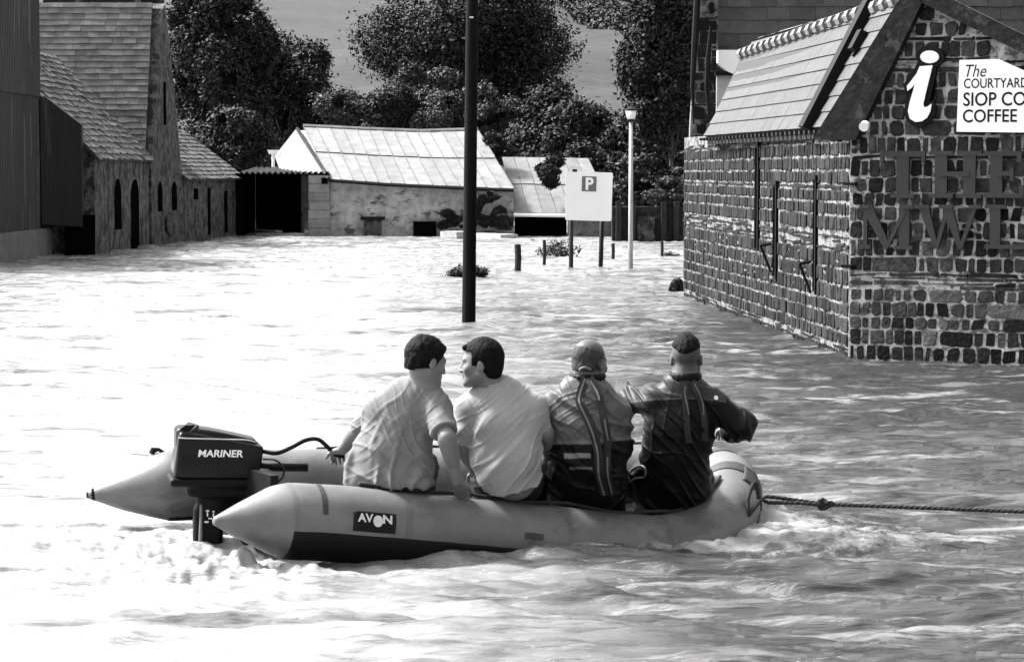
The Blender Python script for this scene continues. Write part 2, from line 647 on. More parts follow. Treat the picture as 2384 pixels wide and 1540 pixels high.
def slate_roof(mb, o, a, b, ch, sw, rng, keep=None, thick=0.012, tone=(0.7, 1.3), mi=0, miss=0.0, jit=0.006, lv=(0.8, 1.6)):
    """o: eave corner, a: vector along the eave, b: vector up the slope; overlapping slates course by course"""
    la, lb = a.length, b.length
    ad, bd = a.normalized(), b.normalized()
    n = ad.cross(bd).normalized()
    if n.z < 0:
        n = -n
    nc = int(lb / ch)
    for c in range(nc + 1):
        t0 = c * ch
        t1 = min(t0 + ch * 1.12, lb)
        if t1 - t0 < 0.02:
            continue
        s = -(c % 2) * sw / 2
        ct = rng.uniform(0.9, 1.1)
        while s < la:
            w = sw * rng.uniform(0.9, 1.1)
            s0, s1 = max(s, 0), min(s + w, la)
            s += w
            if s1 - s0 < 0.03 or rng.random() < miss:
                continue
            if keep and not keep((s0 + s1) / 2 / la, (t0 + t1) / 2 / lb):
                continue
            g = 0.003
            dt = rng.uniform(-jit, jit)
            lift = rng.uniform(*lv) * thick
            p = [o + ad * (s0 + g) + bd * (t0 + dt) + n * lift * 1.6, o + ad * (s1 - g) + bd * (t0 + dt) + n * lift * 1.6,
                 o + ad * (s1 - g) + bd * t1 + n * 0.002, o + ad * (s0 + g) + bd * t1 + n * 0.002]
            q = [x - n * thick for x in p[:2]]
            mb.add(p + q, [(0, 1, 2, 3), (4, 5, 1, 0), (4, 0, 3), (1, 5, 2)], rng.uniform(*tone) * ct, mi)


# ------------------------------------------------------------------ the mill building on the right
C0 = Wt(1975, 836)
G = Vector((math.cos(math.radians(25)), -math.sin(math.radians(25)), 0))
GN = Vector((-math.sin(math.radians(25)), -math.cos(math.radians(25)), 0))
CF = Wt(1592, 690)
S = (CF - C0)
SL = S.length
S.normalize()
SN = Vector((-S.y, S.x, 0))
if SN.x > 0:
    SN = -SN
mill = thing('stone_building', 'dark stone building with pale slate roof and big lettering on its gable', 'building', (C0.x, C0.y, 0))
AP = 0.72
E_n, E_f = P(1972, 292, 24.3), P(1640, 317, 33.4)
R_n, R_f = P(2128, -10, 24.12), P(1727, 128, 33.4)


def gable_top(s):
    return 2.38 + (R_n.z - 2.38) * s / AP if s < AP else R_n.z - (s - AP) * 0.50


gw = 4.6
mb = MB()
core = [C0 + G * s + Vector((0, 0, z)) for s, z in ((0, -1.3), (gw, -1.3), (gw, gable_top(gw)), (AP, gable_top(AP)), (0, 2.38))]
mb.prism([p + GN * 0.0 for p in core], -GN * 0.35, 1, 0)
stone_face(mb, C0, G, GN, gw, -0.25, 3.75, lambda s, z: z < gable_top(s) - 0.02, RNG, 1, course=(0.125, 0.185), wid=(0.075, 0.17), thin_p=0.45,
           gap=0.012, proud=0.016, light_p=0.07, dark=(0.2, 2.2))
obj('gable_wall', mb, [M['mortar'], M['stone']], mill)

mb = MB()
Lh = SL
core = [C0 + S * s + Vector((0, 0, z)) for s, z in ((0.003, -1.3), (Lh, -1.3), (Lh, 2.42), (0.003, 2.36))]
holes = [(1.66, 1.88, 0.60, 1.79), (4.12, 4.42, 0.66, 1.72), (5.42, 5.76, 0.95, 2.2)]
mb.prism(core, -SN * 0.35, 1, 0)
stone_face(mb, C0, S, SN, Lh, -0.25, 2.44, lambda s, z: z < 2.445, RNG, 1, course=(0.125, 0.185), wid=(0.07, 0.24), thin_p=0.45,
           gap=0.013, proud=0.012, dark=(0.15, 3.6), light_p=0.06, holes=holes)
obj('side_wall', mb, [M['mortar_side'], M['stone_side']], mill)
for (s0, s1, z0, z1) in holes:
    mb = MB()
    cc = C0 + S * (s0 + s1) / 2 + Vector((0, 0, (z0 + z1) / 2))
    mb.box(cc + SN * 0.010, S * (s1 - s0) / 2, SN * 0.008, Vector((0, 0, (z1 - z0) / 2)))
    w = obj('window', mb, M['dark'], mill)
    mb = MB()
    mb.box(cc + S * ((s0 - s1) / 2 + 0.03) + SN * 0.02, S * 0.02, SN * 0.012, Vector((0, 0, (z1 - z0) / 2 + 0.03)))
    mb.box(cc + Vector((0, 0, (z1 - z0) / 2 + 0.05)) + SN * 0.03, S * ((s1 - s0) / 2 + 0.06), SN * 0.02, Vector((0, 0, 0.025)))
    obj('frame', mb, M['black'], w)
for s0, z0 in ((1.95, 0.80), (4.5, 0.92)):
    mb = MB()
    a = C0 + S * s0 + Vector((0, 0, z0))
    mb.tube([a + SN * 0.02 - Vector((0, 0, 0.22)), a + SN * 0.15 + Vector((0, 0, 0.1))], 0.016, 6)
    mb.tube([a + SN * 0.15 + Vector((0, 0, 0.1)), a + SN * 0.02 + Vector((0, 0, 0.12))], 0.02, 6)
    obj('shutter_stay', mb, M['black'], mill)

# pale slates on the slope facing the street
rb = R_n - E_n
mb = MB()
a = E_f - E_n
nrm = a.normalized().cross(rb.normalized())
if nrm.z < 0:
    nrm = -nrm
rr = random.Random(5)
batt = 0.20
deck = [E_n + a * 0.0, E_f + a * 0.0, R_f, R_n]
mb.prism([p - nrm * 0.06 for p in deck], nrm * 0.055, 0.3)
# skewed parallelogram handled as short strips
bu = (R_n - E_n)
slate_roof(mb, E_n, a, bu, 0.185, 0.55, rr, thick=0.010, tone=(0.9, 1.1), jit=0.002, lv=(1.1, 1.25))
obj('roof', mb, M['slate_pale'], mill)
# the other slope
mb = MB()
Rr = C0 + G * gw + Vector((0, 0, gable_top(gw)))
back = a
slate_roof(mb, Rr + Vector((0, 0, 0.03)), back, R_n - Rr, 0.2, 0.3, rr, thick=0.014)
obj('roof', mb, M['slate'], mill)
mb = MB()
nr = 46
for i in range(nr):
    t0, t1 = i / nr, (i + 0.86) / nr
    p0 = R_n + (R_f - R_n) * t0
    p1 = R_n + (R_f - R_n) * t1
    up = Vector((0, 0, 0.05))
    mb.tube([p0 + up * 0.2, p1 + up * 0.2], 0.085 if i % 2 else 0.06, 8, tone=2.6 if i % 2 else 0.3)
obj('ridge_tiles', mb, M['ridge'], mill)
# eave slates' shadow board and brackets
mb = MB()
mb.box((E_n + E_f) / 2 - Vector((0, 0, 0.07)) - SN * 0.06, (E_f - E_n) / 2, SN * 0.02, Vector((0, 0, 0.045)))
for i in range(34):
    p = E_n + a * ((i + 0.5) / 34)
    mb.box(p - Vector((0, 0, 0.045)) + SN * 0.02, a.normalized() * 0.04, SN * 0.07, Vector((0, 0, 0.018)))
obj('eaves_board', mb, M['oak'], mill)
# dark coping across the roof
mb = MB()
for t, w in ((0.195, 0.075),):
    p = E_n + a * t
    q = p + bu
    mb.box((p + q) / 2 + nrm * 0.05, bu / 2 * 1.05, a.normalized() * w * 1.7, nrm * 0.07)
obj('coping', mb, M['black'], mill)
# bargeboards
mb = MB()
gp = C0 + GN * 0.20


def gpt(s, z, off=0.20):
    return C0 + G * s + Vector((0, 0, z)) + GN * off


mb.prism([gpt(-0.10, 2.22, 0.16), gpt(0.10, 2.22, 0.16), gpt(AP + 0.04, R_n.z - 0.10, 0.16), gpt(AP, R_n.z + 0.12, 0.16)], -GN * 0.14)
mb.prism([gpt(-0.34, 2.26, 0.12), gpt(-0.09, 2.20, 0.12), gpt(AP - 0.05, R_n.z + 0.02, 0.12), gpt(AP - 0.09, R_n.z + 0.12, 0.12)], -GN * 0.12)
obj('bargeboard', mb, M['oak'], mill)
mb = MB()
mb.prism([gpt(AP + 0.03, R_n.z + 0.10, 0.165), gpt(AP + 0.05, R_n.z - 0.09, 0.165), gpt(gw + 0.3, gable_top(gw + 0.3) - 0.12, 0.165), gpt(gw + 0.3, gable_top(gw + 0.3) + 0.07, 0.165)], -GN * 0.14)
obj('bargeboard', mb, M['oak'], mill)
# roof vent and floodlight
mb = MB()
c = on_plane(2008, 100, E_n, nrm)
mb.box(c + nrm * 0.05, bu.normalized() * 0.11, a.normalized() * 0.10, nrm * 0.05)
mb.box(c - bu.normalized() * 0.14 + nrm * 0.02, bu.normalized() * 0.03, a.normalized() * 0.03, nrm * 0.02)
obj('roof_vent', mb, M['black'], mill)
mb = MB()
c = on_plane(2014, 291, C0 + GN * 0.22, GN)
mb.tube([c - GN * 0.08, c], [0.02, 0.045], 10)
mb.tube([c, c + GN * 0.05 + Vector((0, 0, -0.02))], [0.045, 0.05], 12)
obj('floodlight', mb, M['white'], mill)
for k, (s, z) in enumerate(((0.02, 1.78), (0.0, 0.95))):
    mb = MB()
    q = C0 + G * s + Vector((0, 0, z)) + GN * 0.05
    mb.box(q, G * 0.06, GN * 0.05, Vector((0, 0, 0.014)))
    obj('bracket', mb, M['black'], mill)


# raised capital letters
def letter(ch, x0, z0, w, h, st, se):
    """boxes (x, z, x, z) or slanted strokes in letter space; thick stem st, serif se"""
    r = []
    B = lambda a, b, c, d: r.append([(a, b), (c, b), (c, d), (a, d)])
    Q = lambda *p: r.append(list(p))
    th = st * 0.38
    if ch == 'T':
        B(w / 2 - st / 2, 0, w / 2 + st / 2, h)
        B(w / 2 - st, 0, w / 2 + st, se)
        B(0, h - th * 1.2, w, h)
        B(0, h * 0.74, th * 0.7, h); B(w - th * 0.7, h * 0.74, w, h)
    elif ch == 'H':
        for c in (st, w - st):
            B(c - st / 2, 0, c + st / 2, h)
            B(c - st, 0, c + st, se)
            B(c - st, h - se, c + st, h)
        B(st, h * 0.46, w - st, h * 0.46 + th)
    elif ch == 'E':
        B(st * 0.5, 0, st * 1.5, h)
        B(0, 0, w, th); B(0, h - th, w * 0.94, h); B(st, h * 0.47, w * 0.75, h * 0.47 + th)
        B(w - th, 0, w, h * 0.27); B(w * 0.94 - th, h * 0.76, w * 0.94, h)
        B(w * 0.75 - th * 0.8, h * 0.36, w * 0.75, h * 0.64)
    elif ch == 'L':
        B(st * 0.5, 0, st * 1.5, h); B(0, h - se, st * 2, h); B(0, 0, w, th); B(w - th, 0, w, h * 0.32)
    elif ch == 'M':
        B(w * 0.07, 0, w * 0.07 + th, h); B(w - st * 1.35, 0, w - st * 0.35, h)
        Q((0, h), (st * 1.15, h), (w * 0.55, h * 0.16), (w * 0.47, 0))
        Q((w * 0.47, 0), (w * 0.53, 0), (w - st * 0.3, h), (w - st * 0.85, h))
        B(0, 0, st * 1.1, se); B(w - st * 1.8, 0, w, se); B(0, h - se, st, h); B(w - st * 1.1, h - se, w, h)
    elif ch == 'W':
        Q((w * 0.04, h), (w * 0.04 + st, h), (w * 0.37, 0), (w * 0.30, 0))
        Q((w * 0.30, 0), (w * 0.36, 0), (w * 0.54, h), (w * 0.47, h))
        Q((w * 0.40, h), (w * 0.40 + st, h), (w * 0.73, 0), (w * 0.66, 0))
        Q((w * 0.66, 0), (w * 0.72, 0), (w * 0.95, h), (w * 0.88, h))
        B(-w * 0.02, h - se, w * 0.22, h); B(w * 0.36, h - se, w * 0.58, h); B(w * 0.82, h - se, w, h)
    return [[(x0 + p, z0 + q) for p, q in poly] for poly in r]


def gs(u, v):
    p = on_plane(u, v, C0, GN) - C0
    return p.dot(G), p.z


def put_letters(text, u0, us, v_top, v_bot, label):
    t = thing('wall_lettering', label, 'lettering', tuple(C0 + G * 0.9 + Vector((0, 0, gs(2100, v_bot)[1]))))
    for ch, (ua, ub) in zip(text, us):
        s0, zt = gs(ua, v_top)
        s1, _ = gs(ub, v_top)
        _, zb = gs(ua, v_bot)
        m_ = MB()
        h = zt - zb
        st = h * 0.27 if ch in 'THE' else h * 0.24
        for k, poly in enumerate(letter(ch, s0, zb, s1 - s0, h, st, h * 0.085)):
            off = 0.095 + 0.0021 * k
            m_.prism([C0 + G * p + Vector((0, 0, q)) + GN * off for p, q in poly], -GN * 0.045, 1.0)
        obj('letter', m_, M['letter'], t)
    return t


put_letters('THE', 0, ((2056, 2160), (2168, 2292), (2296, 2390)), 352, 460, 'raised dark capitals reading THE on the stone gable')
put_letters('MWL', 0, ((2008, 2132), (2136, 2290), (2298, 2400)), 476, 578, 'raised dark capitals beginning MWL on the stone gable, in the row below THE')


def text_polys(s, size=1.0, shear=0.0, extrude=0.0, bold=0.0, sx=1.0):
    cu = bpy.data.curves.new('t', 'FONT')
    cu.body = s
    cu.size = size
    cu.shear = shear
    cu.offset = bold
    cu.resolution_u = 4
    ob = bpy.data.objects.new('t', cu)
    COL.objects.link(ob)
    dg = bpy.context.evaluated_depsgraph_get()
    me = bpy.data.meshes.new_from_object(ob.evaluated_get(dg))
    vs = [(v.co.x * sx, v.co.y) for v in me.vertices]
    fs = [tuple(p.vertices) for p in me.polygons]
    bpy.data.objects.remove(ob)
    bpy.data.curves.remove(cu)
    bpy.data.meshes.remove(me)
    return vs, fs


def fit_text(s, place, x0, z0, width, height, shear=0.0, bold=0.0):
    """text scaled to a box; place(x, z) -> 3d point"""
    vs, fs = text_polys(s, 1.0, shear, bold=bold)
    xs, zs = [v[0] for v in vs], [v[1] for v in vs]
    a, b, c, d = min(xs), max(xs), min(zs), max(zs)
    kx, kz = width / (b - a), height / (d - c)
    return [place(x0 + (x - a) * kx, z0 + (z - c) * kz) for x, z in vs], fs


# information sign (italic i) and coffee shop board
def z3(x, y):
    return (1508.3 + x * 0.5719, y * 0.5719)


ipoly = [(1120, 272), (1172, 268), (1162, 310), (1148, 365), (1134, 425), (1138, 438), (1150, 436), (1168, 424), (1163, 455), (1150, 480), (1128, 495),
         (1102, 498), (1080, 484), (1072, 455), (1080, 415), (1092, 375), (1100, 345), (1086, 360), (1070, 372), (1068, 352), (1090, 325), (1108, 300)]
idot = [(1160 + 38 * math.cos(t * math.pi / 8), 234 + 26 * math.sin(t * math.pi / 8)) for t in range(16)]


def offset_poly(pl, d):
    out = []
    n = len(pl)
    ar = sum(pl[i][0] * pl[(i + 1) % n][1] - pl[(i + 1) % n][0] * pl[i][1] for i in range(n))
    sg = 1 if ar > 0 else -1
    for i in range(n):
        a, b, c = Vector(pl[i - 1]), Vector(pl[i]), Vector(pl[(i + 1) % n])
        t = ((b - a).normalized() + (c - b).normalized())
        if t.length < 1e-3:
            t = c - a
        t.normalize()
        out.append((b.x + t.y * sg * d, b.y - t.x * sg * d))
    return out


def gpoly(pl, off, th, m_, tone=1.0):
    pts = []
    for x, y in pl:
        s, z = gs(*z3(x, y))
        pts.append(C0 + G * s + Vector((0, 0, z)) + GN * off)
    m_.prism(pts, -GN * th, tone)


isg = thing('information_sign', 'white slanted letter i sign with black edge on the stone gable', 'sign', tuple(C0 + G * 0.8 + Vector((0, 0, 2.3))))
mb = MB()
gpoly(offset_poly(ipoly, 19), 0.10, 0.05, mb)
gpoly(offset_poly(idot, 19), 0.103, 0.05, mb)
obj('backing', mb, M['black'], isg)
mb = MB()
gpoly(ipoly, 0.125, 0.02, mb)
gpoly(idot, 0.125, 0.02, mb)
obj('letter', mb, M['white'], isg)

csg = thing('shop_sign', 'white board with black lettering for a coffee shop, upper right on the stone gable', 'sign', tuple(C0 + G * 1.5 + Vector((0, 0, 2.2))))
mb = MB()
gpoly([(1282, 247), (1440, 243), (1535, 285), (1620, 330), (1620, 541), (1270, 537)], 0.13, 0.03, mb)
obj('board', mb, M['white'], csg)
mb = MB()


def gplace(off):
    return lambda x, z: C0 + G * x + Vector((0, 0, z)) + GN * off


for txt, xa, xb, ya, yb, sh, bo in (('The', 1308, 1392, 266, 316, 0.3, 0.0), ('COURTYARD', 1300, 1560, 322, 362, 0, 0.01),
                                    ('SIOP CO', 1298, 1552, 378, 434, 0, 0.012), ('COFFEE', 1296, 1516, 447, 500, 0, 0.012)):
    s0, zt = gs(*z3(xa, ya))
    s1, _ = gs(*z3(xb, ya))
    _, zb = gs(*z3(xa, yb))
    vs, fs = fit_text(txt, gplace(0.1325), s0, zb, s1 - s0, zt - zb, sh, bo)
    mb.add(vs, fs)
obj('lettering', mb, M['black'], csg)

# taller building behind the mill
big = thing('slate_hung_building', 'tall building behind with slate hung face and rough stone corner', 'building', tuple(P(1900, 560, 38)))
mb = MB()
q0, q1 = P(1596, 690, 36.9), P(1668, 690, 36.9)
q0.z = q1.z = 0
X = Vector((1, 0, 0))
ww = (q1 - q0).x
mb.prism([q0 + Vector((0, 0, -1.3)), q1 + Vector((0, 0, -1.3)), q1 + Vector((0, 0, 6.2)), q0 + Vector((0.30, 0, 6.2)), q0 + Vector((0.06, 0, 2.6))], (0, 0.25, 0), 1, 0)
stone_face(mb, q0 + Vector((0, -0.0, 0)), X, Vector((0, -1, 0)), ww, -0.2, 6.0, lambda s, z: s > 0.05 + max(0, z - 2.6) * 0.075 + 0.04, RNG, 1,
           course=(0.14, 0.24), wid=(0.12, 0.24), dark=(0.4, 2.0))
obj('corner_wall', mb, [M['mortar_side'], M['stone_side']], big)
mb = MB()
o_ = P(1668, 215, 37.0)
o_.z = 2.9
mb.abox((q1.x - 0.02, 37.6, -1.3), (q1.x + 8, 37.9, 7.0), 0.8)
slate_roof(mb, Vector((q1.x, 37.13, 2.6)), Vector((8, 0, 0)), Vector((0, 0.3, 4.2)), 0.205, 0.36, rr, thick=0.012, tone=(0.85, 1.25))
obj('slate_cladding', mb, mat('slate_cladding', 0.06, 0.65, 0.25, 7, 0.3, 20, tone=True), big)
mb = MB()
c = P(1700, 150, 36.7)
mb.abox((c.x - 0.20, 36.72, 2.35), (c.x + 0.28, 37.1, 3.38))
obj('dormer_wall', mb, M['render'], big)
mb = MB()
pts = [Vector((c.x - 0.2 + 0.55 * i / 10, 36.55, 3.60 - 0.27 * math.sin(math.pi * (0.12 + 0.76 * i / 10)) + 0.05)) for i in range(11)]
mb.prism([Vector((c.x - 0.2, 36.55, 3.74))] + pts + [Vector((c.x + 0.35, 36.55, 3.74))], (0, 0.25, 0))
obj('white_hood', mb, M['white'], big)
mb = MB()
mb.abox((c.x - 0.23, 36.6, 3.36), (c.x + 0.3, 37.1, 3.42))
obj('window_head', mb, M['black'], big)
mb = MB()
pts = [P(1655, 60, 36.5), P(1650, 130, 36.5), P(1646, 200, 36.5), P(1650, 270, 36.5)]
mb.tube(pts, [0.02, 0.045, 0.04, 0.015], 8)
pts = [P(1624, -20, 36.5), P(1618, 100, 36.5), P(1612, 200, 36.5), P(1615, 290, 36.5)]
mb.tube(pts, [0.05, 0.055, 0.035, 0.012], 8)
obj('drainpipe', mb, M['black'], big)


# ------------------------------------------------------------------ left-hand buildings
def gable_profile_wall(mb, A, B, zlo, tops, thick, tone=1.0, mi=0):
    """vertical wall from A to B; tops: list of (t 0..1, z) for its upper edge"""
    pts = [Vector((A.x, A.y, zlo)), Vector((B.x, B.y, zlo))]
    for t, z in reversed(tops):
        p = A + (B - A) * t
        pts.append(Vector((p.x, p.y, z)))
    d = (B - A)
    n = Vector((d.y, -d.x, 0)).normalized()
    mb.prism(pts, -n * thick, tone, mi)
    return n


# corrugated shed
sA, sB = Wt(-60, 625), Wt(190, 583)
shed = thing('corrugated_shed', 'tall dark corrugated iron shed standing on a pale block plinth', 'shed', tuple((sA + sB) / 2))
d = sB - sA
L = d.length
dn = d.normalized()
n = Vector((dn.y, -dn.x, 0))
if n.x < 0:
    n = -n
mb = MB()
t_step = 1 - (Wt(190, 583) - Wt(103, 600)).length / L
zs_lo = 0.62


def corr_sheet(m_, t0, t1, z0f, z1f, tone, off):
    k = max(4, int((t1 - t0) * L / 0.038))
    vs = []
    for i in range(k + 1):
        t = t0 + (t1 - t0) * i / k
        p = sA + d * t + n * (off + 0.018 * math.sin(t * L / 0.152 * 2 * math.pi))
        vs += [Vector((p.x, p.y, z0f(t))), Vector((p.x, p.y, z1f(t)))]
    m_.add(vs, [(2 * i, 2 * i + 2, 2 * i + 3, 2 * i + 1) for i in range(k)], tone)


ts = t_step
ztall = 3.75
z_top_l = lambda t: 3.62 - (t - ts) / (1 - ts) * 0.62
corr_sheet(mb, 0, ts, lambda t: ztall - 0.2, lambda t: 6.9, 1.55, 0.10)
corr_sheet(mb, 0, ts, lambda t: 0.55 + 0.05 * math.sin(t * 9), lambda t: ztall, 0.95, 0.06)
rec = MB()
rec.prism([P(150, 600, 53.66), P(221, 600, 53.66), P(221, 500, 53.66), P(150, 500, 53.66)], (0, 0.05, 0))
obj('recess', rec, M['dark'], shed)
gable_profile_wall(mb, sA + Vector((0, 0, 0)), sA + d * ts, 0.6, [(0, 6.9), (1, 6.9)], 5.0, 0.5)
# lower lean-to with its sheeted end facing the camera
la_, lb_ = P(98, 560, 53.2), P(191, 560, 53.5)
zl0, zl1, zlb = P(98, 222, 53.2).z, P(191, 290, 53.5).z, P(150, 528, 53.3).z
kk = 150
vs = []
for i in range(kk + 1):
    t = i / kk
    q_ = la_.lerp(lb_, t)
    y_ = q_.y + 0.006 * math.sin(i * 1.05)
    vs += [(q_.x, y_, zlb + 0.06 * (1 - t)), (q_.x, y_, zl0 + (zl1 - zl0) * t)]
mb.add(vs, [(2 * i, 2 * i + 2, 2 * i + 3, 2 * i + 1) for i in range(kk)], 0.6)
mb.prism([Vector((la_.x, 53.6, zlb)), Vector((lb_.x, 53.6, zlb)), Vector((lb_.x, 53.6, zl1)), Vector((la_.x, 53.6, zl0))], (0, 0.2, 0), 0.4)
obj('cladding', mb, M['corr'], shed)
mb = MB()
sBp = Wt(155, 590)
gable_profile_wall(mb, sA + n * 0.12, sBp + n * 0.12, -1.3, [(0, 0.62), (1, 0.62)], 1.2, 1.0)
Lp = (sBp - sA).length
for r in range(-1, 3):
    s = (r % 2) * 0.22
    while s < Lp:
        w = 0.44
        q = sA + dn * (s + w / 2) + n * 0.125 + Vector((0, 0, 0.11 + r * 0.22))
        if s + w < Lp:
            mb.box(q, dn * (w / 2 - 0.008), n * 0.012, Vector((0, 0, 0.102)), rr.uniform(0.85, 1.2))
        s += w
obj('plinth', mb, M['block'], shed)
mb = MB()
q = sA + dn * (Lp * 0.86) + n * 0.16
mb.tube([q + Vector((0, 0, 0.6)), q + Vector((0, 0, 0.2))], 0.03, 6)
obj('drainpipe', mb, M['black'], shed)


def slit(mb, A, B, t, w, z0, z1, arch=False, n_=None):
    dd = (B - A).normalized()
    nn = Vector((dd.y, -dd.x, 0))
    if nn.x < 0:
        nn = -nn
    c = A + (B - A) * t
    pts = [(-w / 2, z0), (w / 2, z0), (w / 2, z1 - (w / 2 if arch else 0))]
    if arch:
        pts += [(w / 2 * math.cos(a), z1 - w / 2 + w / 2 * math.sin(a)) for a in (0.5, 1.05, 1.57, 2.1, 2.65)]
    pts += [(-w / 2, z1 - (w / 2 if arch else 0))]
    mb.prism([Vector((c.x, c.y, 0)) + dd * p + Vector((0, 0, q)) + nn * 0.012 for p, q in pts], -nn * 0.01)


def side_barn(A, B, zeave, ridge_n, ridge_f, wallmat, roofmat, label, slits, ext=2.5, name='stone_outbuilding', end_tone=1.0):
    t = thing(name, label, 'building', tuple(A))
    dd = (B - A).normalized()
    nn = Vector((dd.y, -dd.x, 0))
    if nn.x < 0:
        nn = -nn
    mb = MB()
    Lw = (B - A).length
    # wall facing the street, with slightly wandering face
    k = 14
    vs = []
    for i in range(k + 1):
        for j in range(8):
            z = -1.3 + (zeave + 1.3) * j / 7
            off = 0.04 * (vnoise(np.array([i * 0.9 + A.y]), np.array([j * 0.8]))[0] - 0.5)
            p = A + (B - A) * (i / k) + nn * (off if 0 < i < k else 0)
            vs.append((p.x, p.y, z))
    fs = [(i * 8 + j, (i + 1) * 8 + j, (i + 1) * 8 + j + 1, i * 8 + j + 1) for i in range(k) for j in range(7)]
    mb.add(vs, fs)
    # end walls up to the ridge
    upw = ridge_f - Vector((B.x, B.y, zeave))
    ridge_n = Vector((A.x, A.y, zeave)) + upw
    for Q, Rp in ((A, ridge_n), (B, ridge_f)):
        w = (Vector((Rp.x, Rp.y, 0)) - Vector((Q.x, Q.y, 0)))
        pts = [Vector((Q.x, Q.y, -1.3)), Vector((Q.x, Q.y, zeave)), Rp - Vector((0, 0, 0.03)), Vector((Q.x, Q.y, 0)) + w * 2 + Vector((0, 0, zeave)), Vector((Q.x, Q.y, 0)) + w * 2 + Vector((0, 0, -1.3))]
        mb.prism(pts, dd * (0.3 if Q is A else -0.3))
    obj('wall', mb, wallmat, t)
    mb = MB()
    eA, eB = Vector((A.x, A.y, zeave)) + nn * 0.14 - Vector((0, 0, 0.1)), Vector((B.x, B.y, zeave)) + nn * 0.14 - Vector((0, 0, 0.1))
    eA -= dd * 0.12
    eB += dd * 0.12
    up = upw + nn * (-0.14) + Vector((0, 0, 0.1))
    rnorm = (eB - eA).normalized().cross(up.normalized())
    if rnorm.z < 0:
        rnorm = -rnorm
    mb.prism([p - rnorm * 0.05 for p in (eA, eB, eB + up, eA + up)], rnorm * 0.04, 0.6)
    slate_roof(mb, eA, eB - eA, up, 0.19, 0.24, rr, thick=0.014, tone=(0.45, 1.6), miss=0.015, jit=0.03)
    obj('roof', mb, roofmat, t)
    mb = MB()
    mb.prism([p - rnorm * 0.05 for p in (eA + up, eB + up, eB + up * 2 - Vector((0, 0, 2 * up.z)), eA + up * 2 - Vector((0, 0, 2 * up.z)))], Vector((0, 0, 0.05)), 0.9)
    obj('rear_roof', mb, roofmat, t)
    for (tt, w, z0, z1, ar) in slits:
        m_ = MB()
        slit(m_, A, B, tt, w, z0, z1, ar)
        obj('door' if z0 < 0 else 'window', m_, M['dark'], t)
    return t


A1, B1 = Wt(222, 597), Wt(347, 577)
side_barn(A1, B1, 2.28, P(100, 205, 53.9), P(125, 128, 59.8), M['rubble'], M['slate_lichen'],
          'low stone building with mossy pale slate roof beside the corrugated shed',
          [(0.40, 0.75, 0.55, 1.75, True), (0.72, 0.95, -1.0, 1.75, True)])
A3, B3 = Wt(430, 566), Wt(563, 548)
side_barn(A3, B3, 1.80, P(400, 290, 64.3), P(425, 304, 71.8), M['rubble2'], M['slate_lichen'],
          'lowest of the stone buildings on the left, roof sloping down to the dark open shed',
          [(0.18, 0.55, 1.15, 1.45, False), (0.40, 0.35, 0.15, 1.45, False), (0.70, 0.4, 0.15, 1.35, False), (0.92, 0.35, 0.15, 1.3, False)])

# tall steep-roofed building, gable towards the street
tb = thing('steep_roofed_building', 'tall stone building with very steep slate roof and narrow gable', 'building', tuple(Wt(347, 577)))
gA, gB = Wt(347, 577) + Vector((0.05, 0.15, 0)), Wt(432, 565.5)
gdir = (gB - gA).normalized()
gn = Vector((gdir.y, -gdir.x, 0))
apex = P(384, 8, 62)
mb = MB()
tA = (62 - gA.y) / (gB.y - gA.y)
gable_profile_wall(mb, gA, gB, -1.3, [(0, 2.05), (tA - 0.06, apex.z - 0.15), (tA + 0.02, apex.z), (0.61, 4.75), (0.79, 3.05), (0.91, 1.8), (1, 0.5)], 0.5, 1, 0)
obj('gable_wall', mb, M['rubble2'], tb)
mb = MB()
mb.prism([gA + Vector((-7, 0.01, -1.3)), gA + Vector((0, 0, -1.3)), gA + Vector((0, 0, 2.0)), gA + Vector((-7, 0, 2.0))], (0, 0.4, 0))
obj('wall', mb, M['rubble2'], tb)
mb = MB()
o_ = gA + Vector((-7.0, -0.12, 1.9))
upv = Vector((0, apex.y - gA.y - 0.15, apex.z - 1.9))
nn_ = Vector((0, -upv.z, upv.y)).normalized()
mb.prism([p - nn_ * 0.1 for p in (o_, o_ + Vector((6.85, 0, 0)), o_ + Vector((6.85, 0, 0)) + upv, o_ + upv)], nn_ * 0.08, 0.6)
kx = (apex.x - 0.02 - (gA.x)) / 1.0
slate_roof(mb, o_, Vector((6.85 + 0.0, 0, 0)), upv, 0.165, 0.30, rr, thick=0.011, tone=(0.75, 1.3), jit=0.010)
obj('roof', mb, mat('slate_grey', 0.075, 0.75, 0.5, 2.2, 0.4, 20, tone=True), tb)
mb = MB()
for t, w, z0, z1, ar in ((0.24, 0.5, 0.9, 1.65, True), (0.66, 0.6, 0.9, 1.65, True)):
    m_ = MB()
    slit(m_, gA, gB, t, w, z0, z1, ar)
    obj('window', m_, M['dark'], tb)
m_ = MB()
slit(m_, gA, gB, 0.40, 0.28, 3.1, 4.2, False)
obj('window', m_, M['dark'], tb)
m_ = MB()
dd = gdir
c = gA + (gB - gA) * 0.55
m_.prism([Vector((c.x, c.y, 0.55)) + dd * 0.75 * math.cos(a * math.pi / 8) + Vector((0, 0, 0.3 * math.sin(a * math.pi / 8))) + gn * 0.06 for a in range(16)], -gn * 0.04)
obj('patched_render', m_, M['rubble2'], tb)

